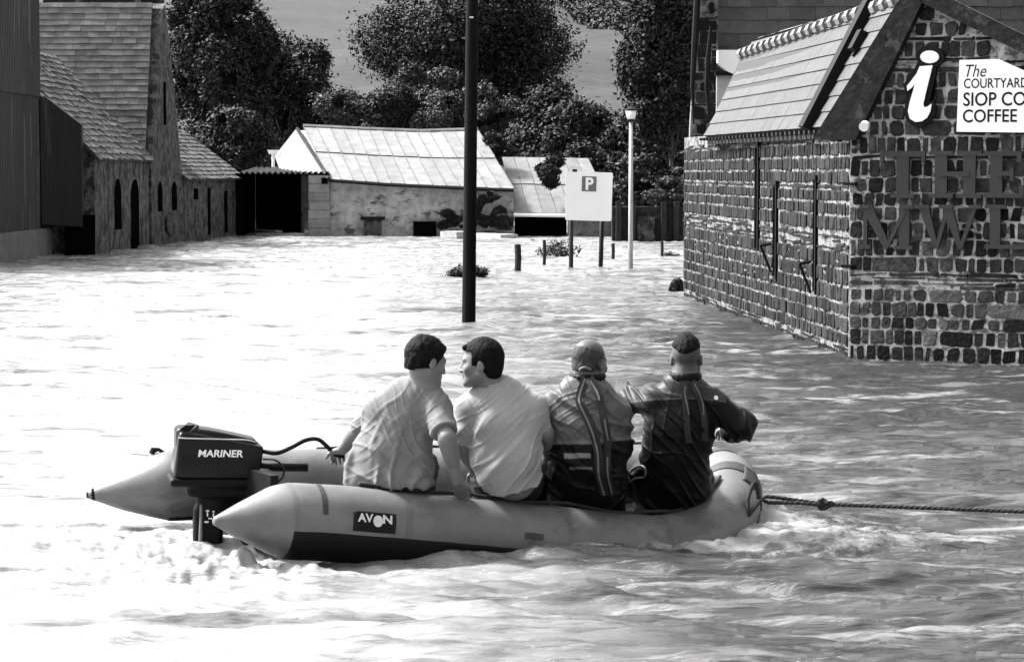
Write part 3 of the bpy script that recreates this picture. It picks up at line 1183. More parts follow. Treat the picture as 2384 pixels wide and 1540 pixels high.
# further roofline behind with its pale fascia
fb = thing('distant_building', 'dark building top just visible above the steep slate roof', 'building', tuple(P(240, 545, 66)))
mb = MB()
a_, b_ = P(100, 20, 66), P(390, 12, 66)
mb.abox((a_.x, 66, -1.0), (b_.x - 0.15, 66.3, b_.z + 2.5))
obj('wall', mb, M['oak'], fb)
mb = MB()
a_, b_ = P(185, 19, 65.9), P(320, 12, 65.9)
mb.abox((a_.x, 65.85, a_.z), (b_.x, 65.99, b_.z))
obj('fascia', mb, M['white'], fb)
for uu in (184, 322, 375):
    mb = MB()
    a_ = P(uu, 24, 65.7)
    mb.abox((a_.x - 0.08, 65.6, a_.z - 1), (a_.x + 0.08, 65.8, a_.z + 2))
    obj('post', mb, M['rubble2'], fb)

# ------------------------------------------------------------------ open shed and stone barn across the far side
YB = 70.6
os_ = thing('open_shed', 'pitch dark open fronted shed between the stone buildings and the pale barn', 'shed', tuple(P(640, 548, YB)))
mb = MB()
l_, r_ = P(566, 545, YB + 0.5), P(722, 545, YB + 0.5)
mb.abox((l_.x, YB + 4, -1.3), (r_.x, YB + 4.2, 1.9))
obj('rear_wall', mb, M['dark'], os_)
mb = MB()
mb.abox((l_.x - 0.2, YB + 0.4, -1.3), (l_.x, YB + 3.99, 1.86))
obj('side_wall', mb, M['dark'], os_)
mb = MB()
zt = P(640, 402, YB).z
k = 90
vs = []
xl, xr = P(560, 400, YB).x, P(768, 400, YB).x
for i in range(k + 1):
    x = xl + (xr - xl) * i / k
    z = zt + 0.035 * math.sin(i * 1.1)
    vs += [(x, YB - 0.2, z), (x, YB + 4.2, z + 0.15)]
mb.add(vs, [(2 * i, 2 * i + 2, 2 * i + 3, 2 * i + 1) for i in range(k)])
vs2 = [(x, y, z - 0.03) for x, y, z in vs]
mb.add(vs2, [(2 * i + 1, 2 * i + 3, 2 * i + 2, 2 * i) for i in range(k)])
obj('roof', mb, M['corr'], os_)

barn = thing('stone_barn', 'long limewashed stone barn with sagging pale sheet roof', 'barn', tuple(P(960, 552, YB)))
bx0, bx1 = P(768, 550, YB).x, P(1196, 550, YB).x
ze0, ze1 = P(768, 418, YB).z, P(1196, 440, YB).z
mb = MB()
ni, nj = 60, 16
vs = []
for i in range(ni + 1):
    for j in range(nj + 1):
        x = bx0 + (bx1 - bx0) * i / ni
        zt_ = ze0 + (ze1 - ze0) * i / ni
        z = -1.3 + (zt_ + 1.3) * j / nj
        off = 0.10 * (vnoise(np.array([x * 1.3]), np.array([z * 1.5]), seed=4)[0] - 0.5) if 0 < i < ni else 0
        vs.append((x, YB + off, z))
fs = [(i * (nj + 1) + j, (i + 1) * (nj + 1) + j, (i + 1) * (nj + 1) + j + 1, i * (nj + 1) + j + 1) for i in range(ni) for j in range(nj)]
mb.add(vs, fs)
mb.abox((bx1 - 0.4, YB + 0.06, -1.3), (bx1 - 0.01, YB + 8, ze1))
# gable facing left
gl = P(640, 400, YB + 0.5)
rz = P(700, 300, YB + 4).z
mb.prism([(bx0 - 0.02, YB + 0.1, -1.3), (bx0 - 0.02, YB + 0.1, ze0), (P(700, 300, YB + 4).x, YB + 4, rz - 0.05), (P(640, 400, YB + 8).x, YB + 8, ze0), (P(640, 400, YB + 8).x, YB + 8, -1.3)], (0.3, 0, 0))
barn_mat = mat('limewashed_rubble', 0.34, 0.9, 0.45, 3.0, 1.0, 7, bdist=0.06, patch=(2.4, 0.575, 0.085, (0.6, 1, 1.5)))
obj('wall', mb, barn_mat, barn)
mb = MB()
# sheet roof with sagging ridge, separate lapped sheets
eu = [(765, 418), (900, 428), (1050, 435), (1196, 441)]
ru = [(706, 299), (850, 306), (980, 311), (1112, 307)]


def lerp_pts(pl, t):
    x = t * (len(pl) - 1)
    i = min(int(x), len(pl) - 2)
    f = x - i
    return (pl[i][0] * (1 - f) + pl[i + 1][0] * f, pl[i][1] * (1 - f) + pl[i + 1][1] * f)


ns = 14
for i in range(ns):
    t0, t1 = i / ns, (i + 1) / ns
    for (h0, h1, lift) in ((0.0, 0.53, 0.0), (0.50, 1.0, 0.035)):
        tone = rr.uniform(0.88, 1.1)
        if 6 <= i <= 7 and h0 == 0:
            h1 = 0.505
        q = []
        for t, h in ((t0 + 0.0012, h0), (t1 - 0.0012, h0), (t1 - 0.0012, h1), (t0 + 0.0012, h1)):
            e = P(*lerp_pts(eu, t), YB - 0.25)
            r = P(*lerp_pts(ru, t), YB + 4.0)
            q.append(e + (r - e) * h + Vector((0, 0, 0.03 + lift + 0.004 * (i % 2))))
        mb.prism(q, (0, 0, -0.02), tone)
for i in range(ns + 1):
    e = P(*lerp_pts(eu, i / ns), YB - 0.25)
    r = P(*lerp_pts(ru, i / ns), YB + 4.0)
    mb.tube([e + Vector((0, 0, 0.05)), e + (r - e) * 0.51 + Vector((0, 0, 0.05))], 0.012, 5, 0.6)
    mb.tube([e + (r - e) * 0.51 + Vector((0, 0, 0.085)), r + Vector((0, 0, 0.085))], 0.012, 5, 0.6)
e0, e1 = P(706, 299, YB + 4.0), P(1112, 307, YB + 4.0)
mb.prism([e0, e1, e1 + Vector((1, 4.2, -1.9)), e0 + Vector((-0.3, 4.2, -1.9))], (0, 0, 0.03), 0.8)
rp = [P(*lerp_pts(ru, t / 12), YB + 4.0) + Vector((0, 0, 0.08)) for t in range(13)]
mb.tube(rp, 0.07, 6, 1.15)
obj('roof', mb, M['roofmetal'], barn)
mb = MB()
# pale hipped end on the left with its broken edge
hp = [P(690, 302, YB + 3.9), P(640, 365, YB + 5.2), P(652, 398, YB + 3.0), P(700, 404, YB + 0.5), P(762, 414, YB - 0.28)]
mb.prism(hp, (0, 0.0, 0.04), 0.95)
obj('hip_roof', mb, M['roofmetal'], barn)
mb = MB()
mb.tube([P(692, 300, YB + 3.8), P(766, 416, YB - 0.3)], 0.06, 6, 1)
obj('hip_flashing', mb, M['oak'], barn)
mb = MB()
ep = [P(*lerp_pts(eu, t / 12), YB - 0.28) - Vector((0, 0, 0.03)) for t in range(13)]
mb.tube(ep, 0.05, 6)
obj('gutter', mb, M['black'], barn)
mb = MB()
pl_, pr_ = P(720, 545, YB - 0.1).x, P(768, 545, YB - 0.1).x
zt = P(740, 408, YB).z
for r in range(-4, 7):
    z0 = 0.0 + r * 0.26
    mb.abox((pl_ + rr.uniform(-0.02, 0.02), YB - 0.22, z0 + 0.006), (pr_ + rr.uniform(-0.02, 0.02), YB + 0.5, min(z0 + 0.254, zt)), rr.uniform(0.8, 1.25))
obj('corner_pier', mb, mat('pier_blocks', 0.18, 0.9, 0.3, 4, 0.5, tone=True), barn)


def low_opening(parent, u0, u1, vt, m_, name, door=None, fr=None):
    mb = MB()
    a, b = P(u0, vt, YB - 0.12), P(u1, vt, YB - 0.12)
    mb.abox((a.x, YB - 0.14, -0.3), (b.x, YB - 0.07, a.z))
    w = obj(name, mb, m_, parent)
    if fr:
        mb = MB()
        mb.abox((a.x - 0.1, YB - 0.17, a.z + 0.003), (b.x + 0.1, YB - 0.05, a.z + 0.1))
        obj('lintel', mb, fr, w)
    return w


low_opening(barn, 848, 888, 512, M['rubble2'], 'door', fr=M['black'])
low_opening(barn, 962, 1016, 515, M['dark'], 'door')
mb = MB()
c = P(757, 420, YB)
mb.abox((c.x - 0.09, YB - 0.26, c.z - 0.1), (c.x + 0.09, YB - 0.215, c.z + 0.08))
obj('vent_hole', mb, M['dark'], barn)

barn2 = thing('lean_to_barn', 'lower pale roofed barn joined to the right end of the long barn', 'barn', tuple(P(1300, 552, YB)))
mb = MB()
x0, x1 = P(1198, 500, YB).x, P(1425, 500, YB).x
xs_ = P(1322, 500, YB).x
ze = P(1260, 497, YB).z
mb.abox((xs_, YB, -1.3), (x1, YB + 0.4, ze - 0.02))
obj('wall', mb, M['lime'], barn2)
mb = MB()
mb.abox((x0, YB + 3.0, -1.3), (xs_ - 0.01, YB + 3.3, ze))
obj('rear_wall', mb, M['lime'], barn2)
mb = MB()
n2 = 7
for i in range(n2):
    for (h0, h1, lf) in ((0, 0.53, 0), (0.5, 1.0, 0.03)):
        q = []
        for t, h in ((i / n2 + 0.003, h0), ((i + 1) / n2 - 0.003, h0), ((i + 1) / n2 - 0.003, h1), (i / n2 + 0.003, h1)):
            e = P(1197 + (1432 - 1197) * t, 496 + 3 * t, YB - 0.2)
            r = P(1168 + (1370 - 1168) * t, 369 + 3 * t, YB + 4.0)
            q.append(e + (r - e) * h + Vector((0, 0, 0.02 + lf + 0.005 * (i % 2))))
        mb.prism(q, (0, 0, -0.02), rr.uniform(0.65, 0.85))
obj('roof', mb, M['roofmetal'], barn2)
mb = MB()
a, b = P(1196, 500, YB - 0.25), P(1432, 503, YB - 0.25)
mb.tube([a, b], 0.06, 6)
obj('gutter', mb, M['white'], barn2)
mb = MB()
mb.abox((x0, YB + 0.6, -1.0), (xs_ - 0.02, YB + 0.7, ze - 0.05))
obj('dark_doorway', mb, M['dark'], barn2)

# dark boundary wall and shed under the trees on the right
bw_ = thing('boundary_wall', 'dark garden wall and gates under the trees behind the lamp post', 'wall', tuple(P(1520, 565, 64.5)))
mb = MB()
a, b = P(1425, 560, 65.5), P(1680, 560, 65.5)
mb.abox((a.x, 65.5, -1.3), (b.x + 3, 65.9, 0.95))
obj('wall', mb, M['oak'], bw_)
for u0, u1, vt in ((1484, 1524, 505),):
    mb = MB()
    a, b = P(u0, vt, 65.3), P(u1, vt, 65.3)
    mb.abox((a.x, 65.36, -0.3), (b.x, 65.49, a.z))
    obj('panel', mb, M['rubble2'], bw_)
for uu in (1440, 1474, 1545, 1575):
    mb = MB()
    a = P(uu, 500, 65.4)
    mb.abox((a.x - 0.07, 65.3, -1.0), (a.x + 0.07, 65.45, 1.1))
    obj('post', mb, M['wood'], bw_)

# ------------------------------------------------------------------ trees and bushes
def leaf_cloud(centres, radii, count, size, seed, gap=0.5, lay=0.8):
    """leaf-sized quads spread through the shells of many lumps; returns verts, tones"""
    rs = np.random.RandomState(seed)
    centres, radii = np.array(centres), np.array(radii)
    w = (radii.prod(axis=1)) ** (2 / 3)
    idx = rs.choice(len(centres), count, p=w / w.sum())
    dirs = rs.normal(size=(count, 3))
    dirs /= np.linalg.norm(dirs, axis=1, keepdims=True)
    rad = 0.45 + 0.62 * rs.rand(count) ** 0.55 + np.where(rs.rand(count) < 0.20, rs.rand(count) * 0.45, 0)
    pos = centres[idx] + dirs * radii[idx] * rad[:, None]
    keep = fbm(pos[:, 0] * 1.4, pos[:, 1] * 1.4, pos[:, 2] * 1.4, oct=2, seed=seed) > (0.30 * gap + 0.18)
    pos, dirs, idx = pos[keep], dirs[keep], idx[keep]
    m = len(pos)
    nrm = dirs * 0.6 + rs.normal(size=(m, 3)) * 0.6 + np.array([0, 0, 0.45])
    nrm /= np.linalg.norm(nrm, axis=1, keepdims=True)
    t = np.cross(nrm, rs.normal(size=(m, 3)))
    t /= np.linalg.norm(t, axis=1, keepdims=True)
    b = np.cross(nrm, t)
    s = size * rs.uniform(0.55, 1.35, m)[:, None]
    V = np.stack([pos - t * s, pos - b * s * 0.5 + nrm * s * 0.12, pos + t * s, pos + b * s * 0.5 + nrm * s * 0.12], 1).reshape(-1, 3)
    lt = rs.uniform(0.4, 2.0, len(centres))[idx] * rs.uniform(0.6, 1.5, m)
    return V, lt


def foliage_obj(name, V, tone, m_, parent=None, loc=None):
    n = len(V) // 4
    me = raw_mesh(name, V, np.arange(n * 4), np.full(n, 4))
    a = me.attributes.new('tone', 'FLOAT', 'FACE')
    a.data.foreach_set('value', tone.astype(np.float32))
    return link(name, me, m_, parent, loc=loc)


def tree(name, label, u0, u1, v0, v1, d, ground=0.0, lumps=26, leaves=14000, size=0.16, seed=1, m_='leaf', trunk=True, flat=0.8, cat='tree', shape=1.0, group=None, gap=0.5):
    rs = np.random.RandomState(seed)
    c = P((u0 + u1) / 2, (v0 + v1) / 2, d)
    hw = (u1 - u0) / 2 / FD * d * 1.1
    hh = (v1 - v0) / 2 / FD * d * 1.1
    hd = hw * flat
    base = Vector((c.x + rs.uniform(-0.1, 0.1) * hw, d, ground))
    t = thing(name, label, cat, tuple(base), group)
    cs, ra = [], []
    lr = 0.30
    for i in range(lumps):
        while True:
            q = rs.uniform(-1, 1, 3)
            if 0.25 < np.linalg.norm(q) < 1:
                break
        q *= (1 - lr * 0.75)
        s = lr * rs.uniform(0.4, 1.4)
        k = 1.0 - 0.35 * max(0, q[2]) * shape
        cs.append((c.x + q[0] * hw * k, d + q[1] * hd * k, c.z + q[2] * hh))
        ra.append((hw * s, hd * s, hh * s * 0.8))
    V, tone = leaf_cloud(cs, ra, int(leaves * 3.0), size * 0.48, seed + 100, gap)
    foliage_obj('crown', V, tone, M[m_], t)
    if trunk:
        mb = MB()
        top = Vector((c.x, d, c.z + hh * 0.3))
        r0 = max(0.06, hw * 0.055)
        mid = base.lerp(top, 0.45) + Vector((rs.uniform(-0.2, 0.2), 0, 0))
        mb.tube([base - Vector((0, 0, 1.5)), base + Vector((0, 0, 0.3)), mid, top], [r0 * 1.3, r0, r0 * 0.7, r0 * 0.25], 8)
        for i in range(0, lumps, 2):
            e = Vector(cs[i])
            s_ = base.lerp(top, rs.uniform(0.3, 0.8))
            m1 = s_.lerp(e, 0.5) + Vector((0, 0, -0.08 * (e - s_).length))
            mb.tube([s_, m1, e], [r0 * 0.42, r0 * 0.26, r0 * 0.07], 5)
        obj('trunk', mb, M['bark'], t, smooth=True)
    return t


tree('tree', 'big dark tree rising behind the steep slate roof on the left', 380, 640, -120, 330, 80, lumps=34, leaves=26000, seed=2)
tree('tree', 'broad tree with feathery right edge between the slate roofs and the barn', 530, 800, 20, 420, 84, lumps=34, leaves=24000, seed=3, shape=0.3)
tree('tree', 'dark tree filling the gap directly above the open shed', 410, 660, 230, 440, 78, lumps=22, leaves=15000, seed=4, trunk=True)
tree('tree', 'huge round crowned tree on the hill behind the pole', 850, 1325, -110, 310, 108, ground=2.0, lumps=60, leaves=42000, size=0.19, seed=5, flat=0.6, shape=0.2)
tree('tree', 'small pale leaved tree hanging over the barn ridge just left of the pole', 905, 1060, 120, 290, 92, ground=1, lumps=16, leaves=7000, size=0.15, seed=19, m_='leaf_mid')
for i, (a, b, c_, d_) in enumerate(((715, 915, 195, 370), (830, 1020, 185, 370), (935, 1115, 195, 370), (1050, 1220, 180, 380))):
    tree('shrub', ['dense shrub behind the left end of the barn ridge', 'dense shrub behind the middle of the barn ridge',
                   'dense shrub behind the barn ridge just left of the pole', 'dense shrub behind the barn ridge just right of the pole'][i],
         a, b, c_, d_, 82, ground=0.5, lumps=22, leaves=11000, size=0.13, seed=20 + i, m_='leaf_mid', cat='shrub', group='shrubs behind the barn')
tree('tree', 'dark rounded tree between the long barn and the parking sign', 1185, 1440, 215, 440, 80, lumps=30, leaves=20000, seed=7, m_='leaf')
tree('tree', 'tall overhanging tree beside the stone corner at the top right', 1455, 1665, -120, 400, 72, lumps=48, leaves=30000, seed=8)
tree('tree', 'dark lower tree directly behind the lamp post', 1400, 1640, 215, 440, 75, lumps=30, leaves=22000, seed=9)
tree('tree', 'deep shaded tree above the garden wall by the stone building', 1400, 1650, 350, 560, 70, ground=0.5, lumps=24, leaves=15000, seed=10)
tree('tree', 'dark tree closing the gap behind the parking sign', 1290, 1480, 330, 540, 77, ground=0.5, lumps=24, leaves=13000, seed=14)
tree('shrub', 'climbing shrub over the right end of the long barn roof', 1112, 1182, 300, 385, 73.5, ground=0.5, lumps=10, leaves=3200, size=0.10, seed=11, cat='shrub', trunk=True)
tree('shrub', 'shrub spilling over the lean-to roof left of the parking sign', 1243, 1325, 362, 442, 70.6, ground=1.2, lumps=10, leaves=4500, size=0.10, seed=12, cat='shrub', trunk=False)
tree('shrub', 'ivy covered bush against the barn wall just right of the pole', 1085, 1195, 440, 540, 70.0, ground=0.0, lumps=22, leaves=9000, size=0.08, seed=13, cat='shrub', trunk=False, flat=0.25)
tree('shrub', 'thin ivy patch low on the barn wall just left of the pole', 1015, 1095, 485, 545, 70.2, ground=0.0, lumps=10, leaves=1500, size=0.07, seed=15, cat='shrub', trunk=False, flat=0.2)
tree('shrub', 'pale flowering shrub above the garden wall', 1495, 1610, 400, 480, 66, ground=0.6, lumps=12, leaves=2200, size=0.09, seed=16, m_='leaf_mid', cat='shrub')
# hedge and wood on the hill




def hedge(label, pts, h, seed, leaves):
    """pts: (picture column, distance) along the hedge, standing on the hill"""
    rs = np.random.RandomState(seed)
    us = np.linspace(0, 1, 46)
    cs, ra = [], []
    for t in us:
        u = np.interp(t, np.linspace(0, 1, len(pts)), [q[0] for q in pts])
        y = np.interp(t, np.linspace(0, 1, len(pts)), [q[1] for q in pts]) + rs.uniform(-1, 1)
        x = (u - 1192) / FD * y
        z = float(hill_z(np.array([x]), np.array([y]))[0])
        hh = h * rs.uniform(0.7, 1.2)
        cs.append((x, y, z + hh * 0.4))
        ra.append((h * 0.5, h * 0.6, hh * 0.65))
    V, tone = leaf_cloud(cs, ra, leaves, 0.22, seed, 0.1)
    o = foliage_obj('hedge', V, tone, M['leaf'], loc=cs[0])
    tag(o, label, 'hedge')


hedge('thick dark hedge slanting down across the pale hill right of the round crowned tree', [(1270, 290), (1340, 270), (1450, 232)], 3.0, 61, 26000)
hedge('dark hedge along the very top edge of the photo above the slanting one', [(1240, 345), (1350, 340), (1470, 335)], 3.5, 62, 26000)


def low_bush(label, u, v, d, w, h, seed, n=900, size=0.035):
    base = Wt(u, v)
    t = thing('drowned_bush', label, 'bush', tuple(base))
    rs = np.random.RandomState(seed)
    cs, ra = [], []
    for i in range(12):
        a = rs.uniform(-1, 1)
        cs.append((base.x + a * w * 0.38, base.y + rs.uniform(-.2, .2) * w, h * rs.uniform(0.1, 0.75) * (1 - 0.5 * abs(a))))
        ra.append((w * 0.16, w * 0.16, h * 0.22))
    V, tone = leaf_cloud(cs, ra, n, size, seed, 0.1)
    foliage_obj('leaves', V, tone, M['leaf'], t)
    mb = MB()
    for i in range(10):
        a = rs.uniform(-1, 1)
        mb.tube([base + Vector((a * 0.05, 0, -0.3)), base + Vector((a * w * 0.25, rs.uniform(-.1, .1), h * 0.4)), base + Vector((a * w * 0.5, rs.uniform(-.15, .15), h * (0.95 - 0.5 * abs(a))))], [0.012, 0.008, 0.004], 5)
    obj('twigs', mb, M['bark'], t)


low_bush('leafy clump of debris caught against the foot of the pole', 1098, 646, 42, 0.88, 0.30, 41, 1500)
low_bush('drowned bush with bare twigs behind the parking sign legs', 1300, 600, 53, 1.0, 0.52, 42, 900)
low_bush('dark bush pressed against the far foot of the stone building', 1578, 684, 37, 0.24, 0.30, 43, 1800, 0.03)
low_bush('scrap of weed in the flood near the right hand posts', 1562, 598, 53, 0.45, 0.12, 44, 150, 0.03)

# ------------------------------------------------------------------ pole, lamp, sign, posts, flotsam
pb_ = Wt(1089, 757)
D0 = pb_.y
pt = P(1101, -40, D0 + 0.0)
pole = thing('utility_pole', 'thick black utility pole standing in the flood in front of the barn', 'pole', (pb_.x, pb_.y, 0))
mb = MB()
r_b, r_t = 16.5 / FD * D0, 13.6 / FD * D0
nn_p = 26
pp = []
for i in range(nn_p):
    t = i / (nn_p - 1)
    pp.append(pb_ + Vector((0, 0, -1.0)) + (pt - pb_ + Vector((0, 0, 1.6))) * t)
mb.tube(pp, [r_b + (r_t - r_b) * i / (nn_p - 1) for i in range(nn_p)], 20)
obj('shaft', mb, M['pole'], pole, smooth=True)
mb = MB()
q = P(1097, 42, D0) - Vector((0, r_t + 0.01, 0))
mb.tube([q - Vector((0.02, 0, 0)), q + Vector((0.03, 0, 0))], 0.012, 6)
obj('bolt', mb, M['lamppost'], pole)

lb = Wt(1468, 628)
lamp = thing('street_lamp', 'slim grey street lamp with white lantern head standing in the flood', 'lamp', tuple(lb))
D1 = lb.y
zt = P(1467, 283, D1).z
mb = MB()
mb.tube([lb + Vector((0, 0, -1)), lb + Vector((0, 0, 0.7)), lb + Vector((0, 0, zt))], [0.046, 0.046, 0.036], 12)
obj('post', mb, M['lamppost'], lamp, smooth=True)
mb = MB()
mb.tube([lb + Vector((0, 0, zt)), lb + Vector((0, 0, zt + 0.04))], [0.055, 0.085], 12)
obj('lantern_holder', mb, M['black'], lamp)
mb = MB()
lt_ = P(1467, 256, D1).z
mb.tube([lb + Vector((0, 0, lt_ - 0.01)), lb + Vector((0, 0, lt_ + 0.015)), lb + Vector((0, 0, lt_ + 0.06))], [0.115, 0.115, 0.02], 12)
obj('cap', mb, M['black'], lamp)
mb = MB()
mb.tube([lb + Vector((0, 0, zt + 0.04)), lb + Vector((0, 0, lt_ - 0.01))], [0.075, 0.105], 12)
obj('lantern', mb, M['white'], lamp, smooth=True)

sl, sr = Wt(1328, 623), Wt(1401, 628)
ps = thing('parking_sign', 'large white parking sign with a P symbol on two posts in the flood', 'sign', tuple((sl + sr) / 2))
Dp = (sl.y + sr.y) / 2
cs4 = [P(1316, 512, Dp), P(1423, 515, Dp), P(1427, 402, Dp), P(1317, 398, Dp)]
mb = MB()
ctr = sum(cs4, Vector()) / 4
ring = []
for i in range(4):
    a, b, c = cs4[i - 1], cs4[i], cs4[(i + 1) % 4]
    ring += [b + (a - b).normalized() * 0.03, b + ((a - b).normalized() + (c - b).normalized()) * 0.008, b + (c - b).normalized() * 0.03]
mb.prism(ring, (0, 0.03, 0))
obj('board', mb, M['white'], ps)
for uu in (1338, 1401):
    q = P(uu, 398, Dp)
    mb = MB()
    mb.abox((q.x - 0.045, Dp + 0.0, q.z - 0.02), (q.x + 0.045, Dp + 0.05, q.z + 0.035))
    obj('fixing', mb, M['wood'], ps)
mb = MB()
mb.prism([P(1354, 445, Dp) + Vector((0, -0.006, 0)), P(1388, 446, Dp) + Vector((0, -0.006, 0)), P(1389, 411, Dp) + Vector((0, -0.006, 0)), P(1355, 410, Dp) + Vector((0, -0.006, 0))], (0, 0.004, 0))
bd = obj('symbol_panel', mb, M['signgrey'], ps)
mb = MB()
a = P(1363.5, 442, Dp)
b = P(1382, 413, Dp)
vs, fs = fit_text('P', lambda x, z: Vector((x, Dp - 0.010, z)), a.x, a.z, b.x - a.x, b.z - a.z, bold=0.03)
mb.add(vs, fs)
obj('letter', mb, M['white'], bd)
for (q, uu) in ((sl, 1330), (sr, 1403)):
    top = P(uu, 470, Dp)
    mb = MB()
    mb.tube([Vector((q.x, Dp + 0.09, -1)), Vector((q.x, Dp + 0.09, 0)), Vector((top.x, Dp + 0.09, top.z))], 0.045, 10)
    obj('post', mb, M['wood'] if q is sl else M['black'], ps, smooth=True)

for (u, vb, vt, w, lab) in ((1205, 633, 568, 15, 'thick round wooden post, nearest to the pole'), (1267, 618, 558, 8, 'thin dark post left of the parking sign'),
                            (1427, 605, 566, 8, 'short thin post between the parking sign and the lamp'), (1541, 598, 561, 7, 'thin post right of the lamp near the stone building')):
    q = Wt(u, vb)
    h = (vb - vt) / FD * q.y
    r = w / 2 / FD * q.y
    mb = MB()
    mb.tube([Vector((0, 0, -1)) + q, q, q + Vector((r * 0.2, 0, h * 0.5)), q + Vector((0, 0, h - r * 0.3)), q + Vector((0, 0, h))], [r, r, r * 1.03, r, r * 0.8], 10)
    o = obj('bollard', mb, M['wood'], smooth=False, loc=tuple(q))
    tag(o, lab, 'bollard', 'posts standing in the flood')


def flotsam(name, label, u0, v0, u1, v1, w, th, m_='plank', z=0.03):
    a, b = Wt(u0, v0), Wt(u1, v1)
    mb = MB()
    dd = (b - a) / 2
    side = Vector((-dd.y, dd.x, 0)).normalized() * w
    mb.box((a + b) / 2 + Vector((0, 0, z + th)), dd, side, Vector((0, 0, th)))
    o = obj(name, mb, M[m_], loc=tuple((a + b) / 2))
    tag(o, label, 'plank', 'boards afloat by the barn')


flotsam('floating_board', 'long pale board afloat in front of the open shed', 605, 549, 712, 551, 0.15, 0.03)
flotsam('floating_board', 'short board lying tilted over the long one by the open shed', 596, 545, 650, 549, 0.10, 0.03, z=0.1)
flotsam('floating_board', 'pale trough shaped board just left of the pole by the barn', 1042, 555, 1080, 556, 0.3, 0.09)
flotsam('floating_board', 'long pale board right of the pole by the barn', 1108, 553, 1185, 556, 0.3, 0.05)
flotsam('floating_board', 'thin dark board drifting toward the lean-to barn', 1150, 560, 1240, 562, 0.1, 0.02)
q = Wt(757, 550)
mb = MB()
mb.tube([q + Vector((0, 0, -0.02)), q + Vector((0, 0, 0.05)), q + Vector((0, 0, 0.27))], [0.2, 0.17, 0.015], 14)
o = obj('marker_cone', mb, M['white'], smooth=False, loc=tuple(q))
tag(o, 'small white cone standing at the water line by the barn corner', 'cone')
mb = MB()
mb.abox((q.x + 0.15, q.y - 0.1, -0.05), (q.x + 1.1, q.y + 0.1, 0.05))
mb.abox((q.x - 0.5, q.y - 0.1, -0.05), (q.x - 0.25, q.y + 0.1, 0.08))
o = obj('floating_board', mb, M['white'], loc=tuple(q))
tag(o, 'white board at the foot of the small cone', 'plank', 'boards afloat by the barn')
mb = MB()
q = P(638, 352, 78)
mb.prism([P(622, 349, 76), P(648, 349, 76), P(650, 359, 76), P(626, 359, 76)], (0, 0.4, 0))
mb.tube([P(636, 400, 76.3), P(636, 356, 76.3)], 0.05, 6)
o = obj('trailer_roof', mb, M['white'], loc=tuple(P(636, 400, 76)))
tag(o, 'scrap of white roof showing above the open shed in front of the dark trees', 'roof')

# ------------------------------------------------------------------ the inflatable boat
M['pvc'] = mat('tube_fabric', 0.10, 0.42, 0.30, 4, 0.25, 26, spec=0.5, bdist=0.004, tone=True, patch=(2.6, 0.60, 0.065, (0.6, 1, 1.6)))
M['rubber'] = mat('black_rubber', 0.004, 0.6, 0.4, 6, 0.2, 30, spec=0.15)
M['patch'] = mat('grey_patch', 0.022, 0.6, 0.3, 20, 0.2)
M['deckin'] = mat('pale_fabric_inner', 0.4, 0.6, 0.12, 5, 0.2)
M['rope'] = mat('dark_rope', 0.018, 0.9, 0.5, 40, 0.8, 90)
M['pale_text'] = mat('pale_print', 0.5, 0.6, 0.1, 20, 0.0)
M['badge'] = mat('badge_black', 0.004, 0.5, 0.2, 20, 0.0, spec=0.15)

ctrl = [(498, 1212, 11.33, .020), (575, 1211, 11.41, .106), (655, 1211, 11.5, .178), (740, 1214, 11.57, .184), (900, 1227, 11.72, .184), (1100, 1244, 11.92, .183), (1300, 1262, 12.10, .183),
        (1450, 1277, 12.25, .183), (1560, 1277, 12.35, .182), (1640, 1250, 12.50, .18), (1688, 1196, 12.78, .178), (1694, 1135, 13.15, .176), (1655, 1113, 13.45, .178), (1560, 1112, 13.58, .18), (1400, 1114, 13.45, .182),
        (1150, 1117, 13.24, .183), (900, 1120, 13.05, .184), (650, 1124, 12.88, .184), (450, 1128, 12.74, .184), (380, 1130, 12.69, .182), (290, 1142, 12.64, .108), (206, 1151, 12.6, .020)]
cp = []
for (u, v, d_, r) in ctrl:
    p = P(u, v, d_)
    cp.append((p.x, p.y, p.z, r))
NS = 14
path = catmull(cp, NS)
# cones are straight-sided: override the radius there
TP = path[:, :3]
TR = np.clip(path[:, 3], 0.01, 0.186)
seg = np.linalg.norm(np.diff(TP, axis=0), axis=1)
SS = np.concatenate([[0], np.cumsum(seg)])
tan = np.gradient(TP, axis=0)
tan /= np.linalg.norm(tan, axis=1, keepdims=True)
side = np.cross(tan, [0, 0, 1.0])
side /= np.linalg.norm(side, axis=1, keepdims=True)
upv_ = np.cross(side, tan)


def tube_pt(s, th, extra=0.0):
    """point on the boat's tube: s metres along, th angle (0 outward, 90 deg up)"""
    c = np.array([np.interp(s, SS, TP[:, k]) for k in range(3)])
    a = np.array([np.interp(s, SS, side[:, k]) for k in range(3)])
    b = np.array([np.interp(s, SS, upv_[:, k]) for k in range(3)])
    r = np.interp(s, SS, TR) + extra
    return Vector(c + (a * math.cos(th) + b * math.sin(th)) * r)


def s_at_u(u, half='near'):
    pr = 1192 + FD * TP[:, 0] / (TP[:, 1])
    n = 9 * NS
    idx = range(0, n) if half == 'near' else range(13 * NS, len(TP))
    i = min(idx, key=lambda k: abs(pr[k] - u))
    return SS[i]


boat = thing('inflatable_boat', 'grey inflatable boat with pointed stern cones carrying four men', 'boat', (0.0, 12.5, 0))


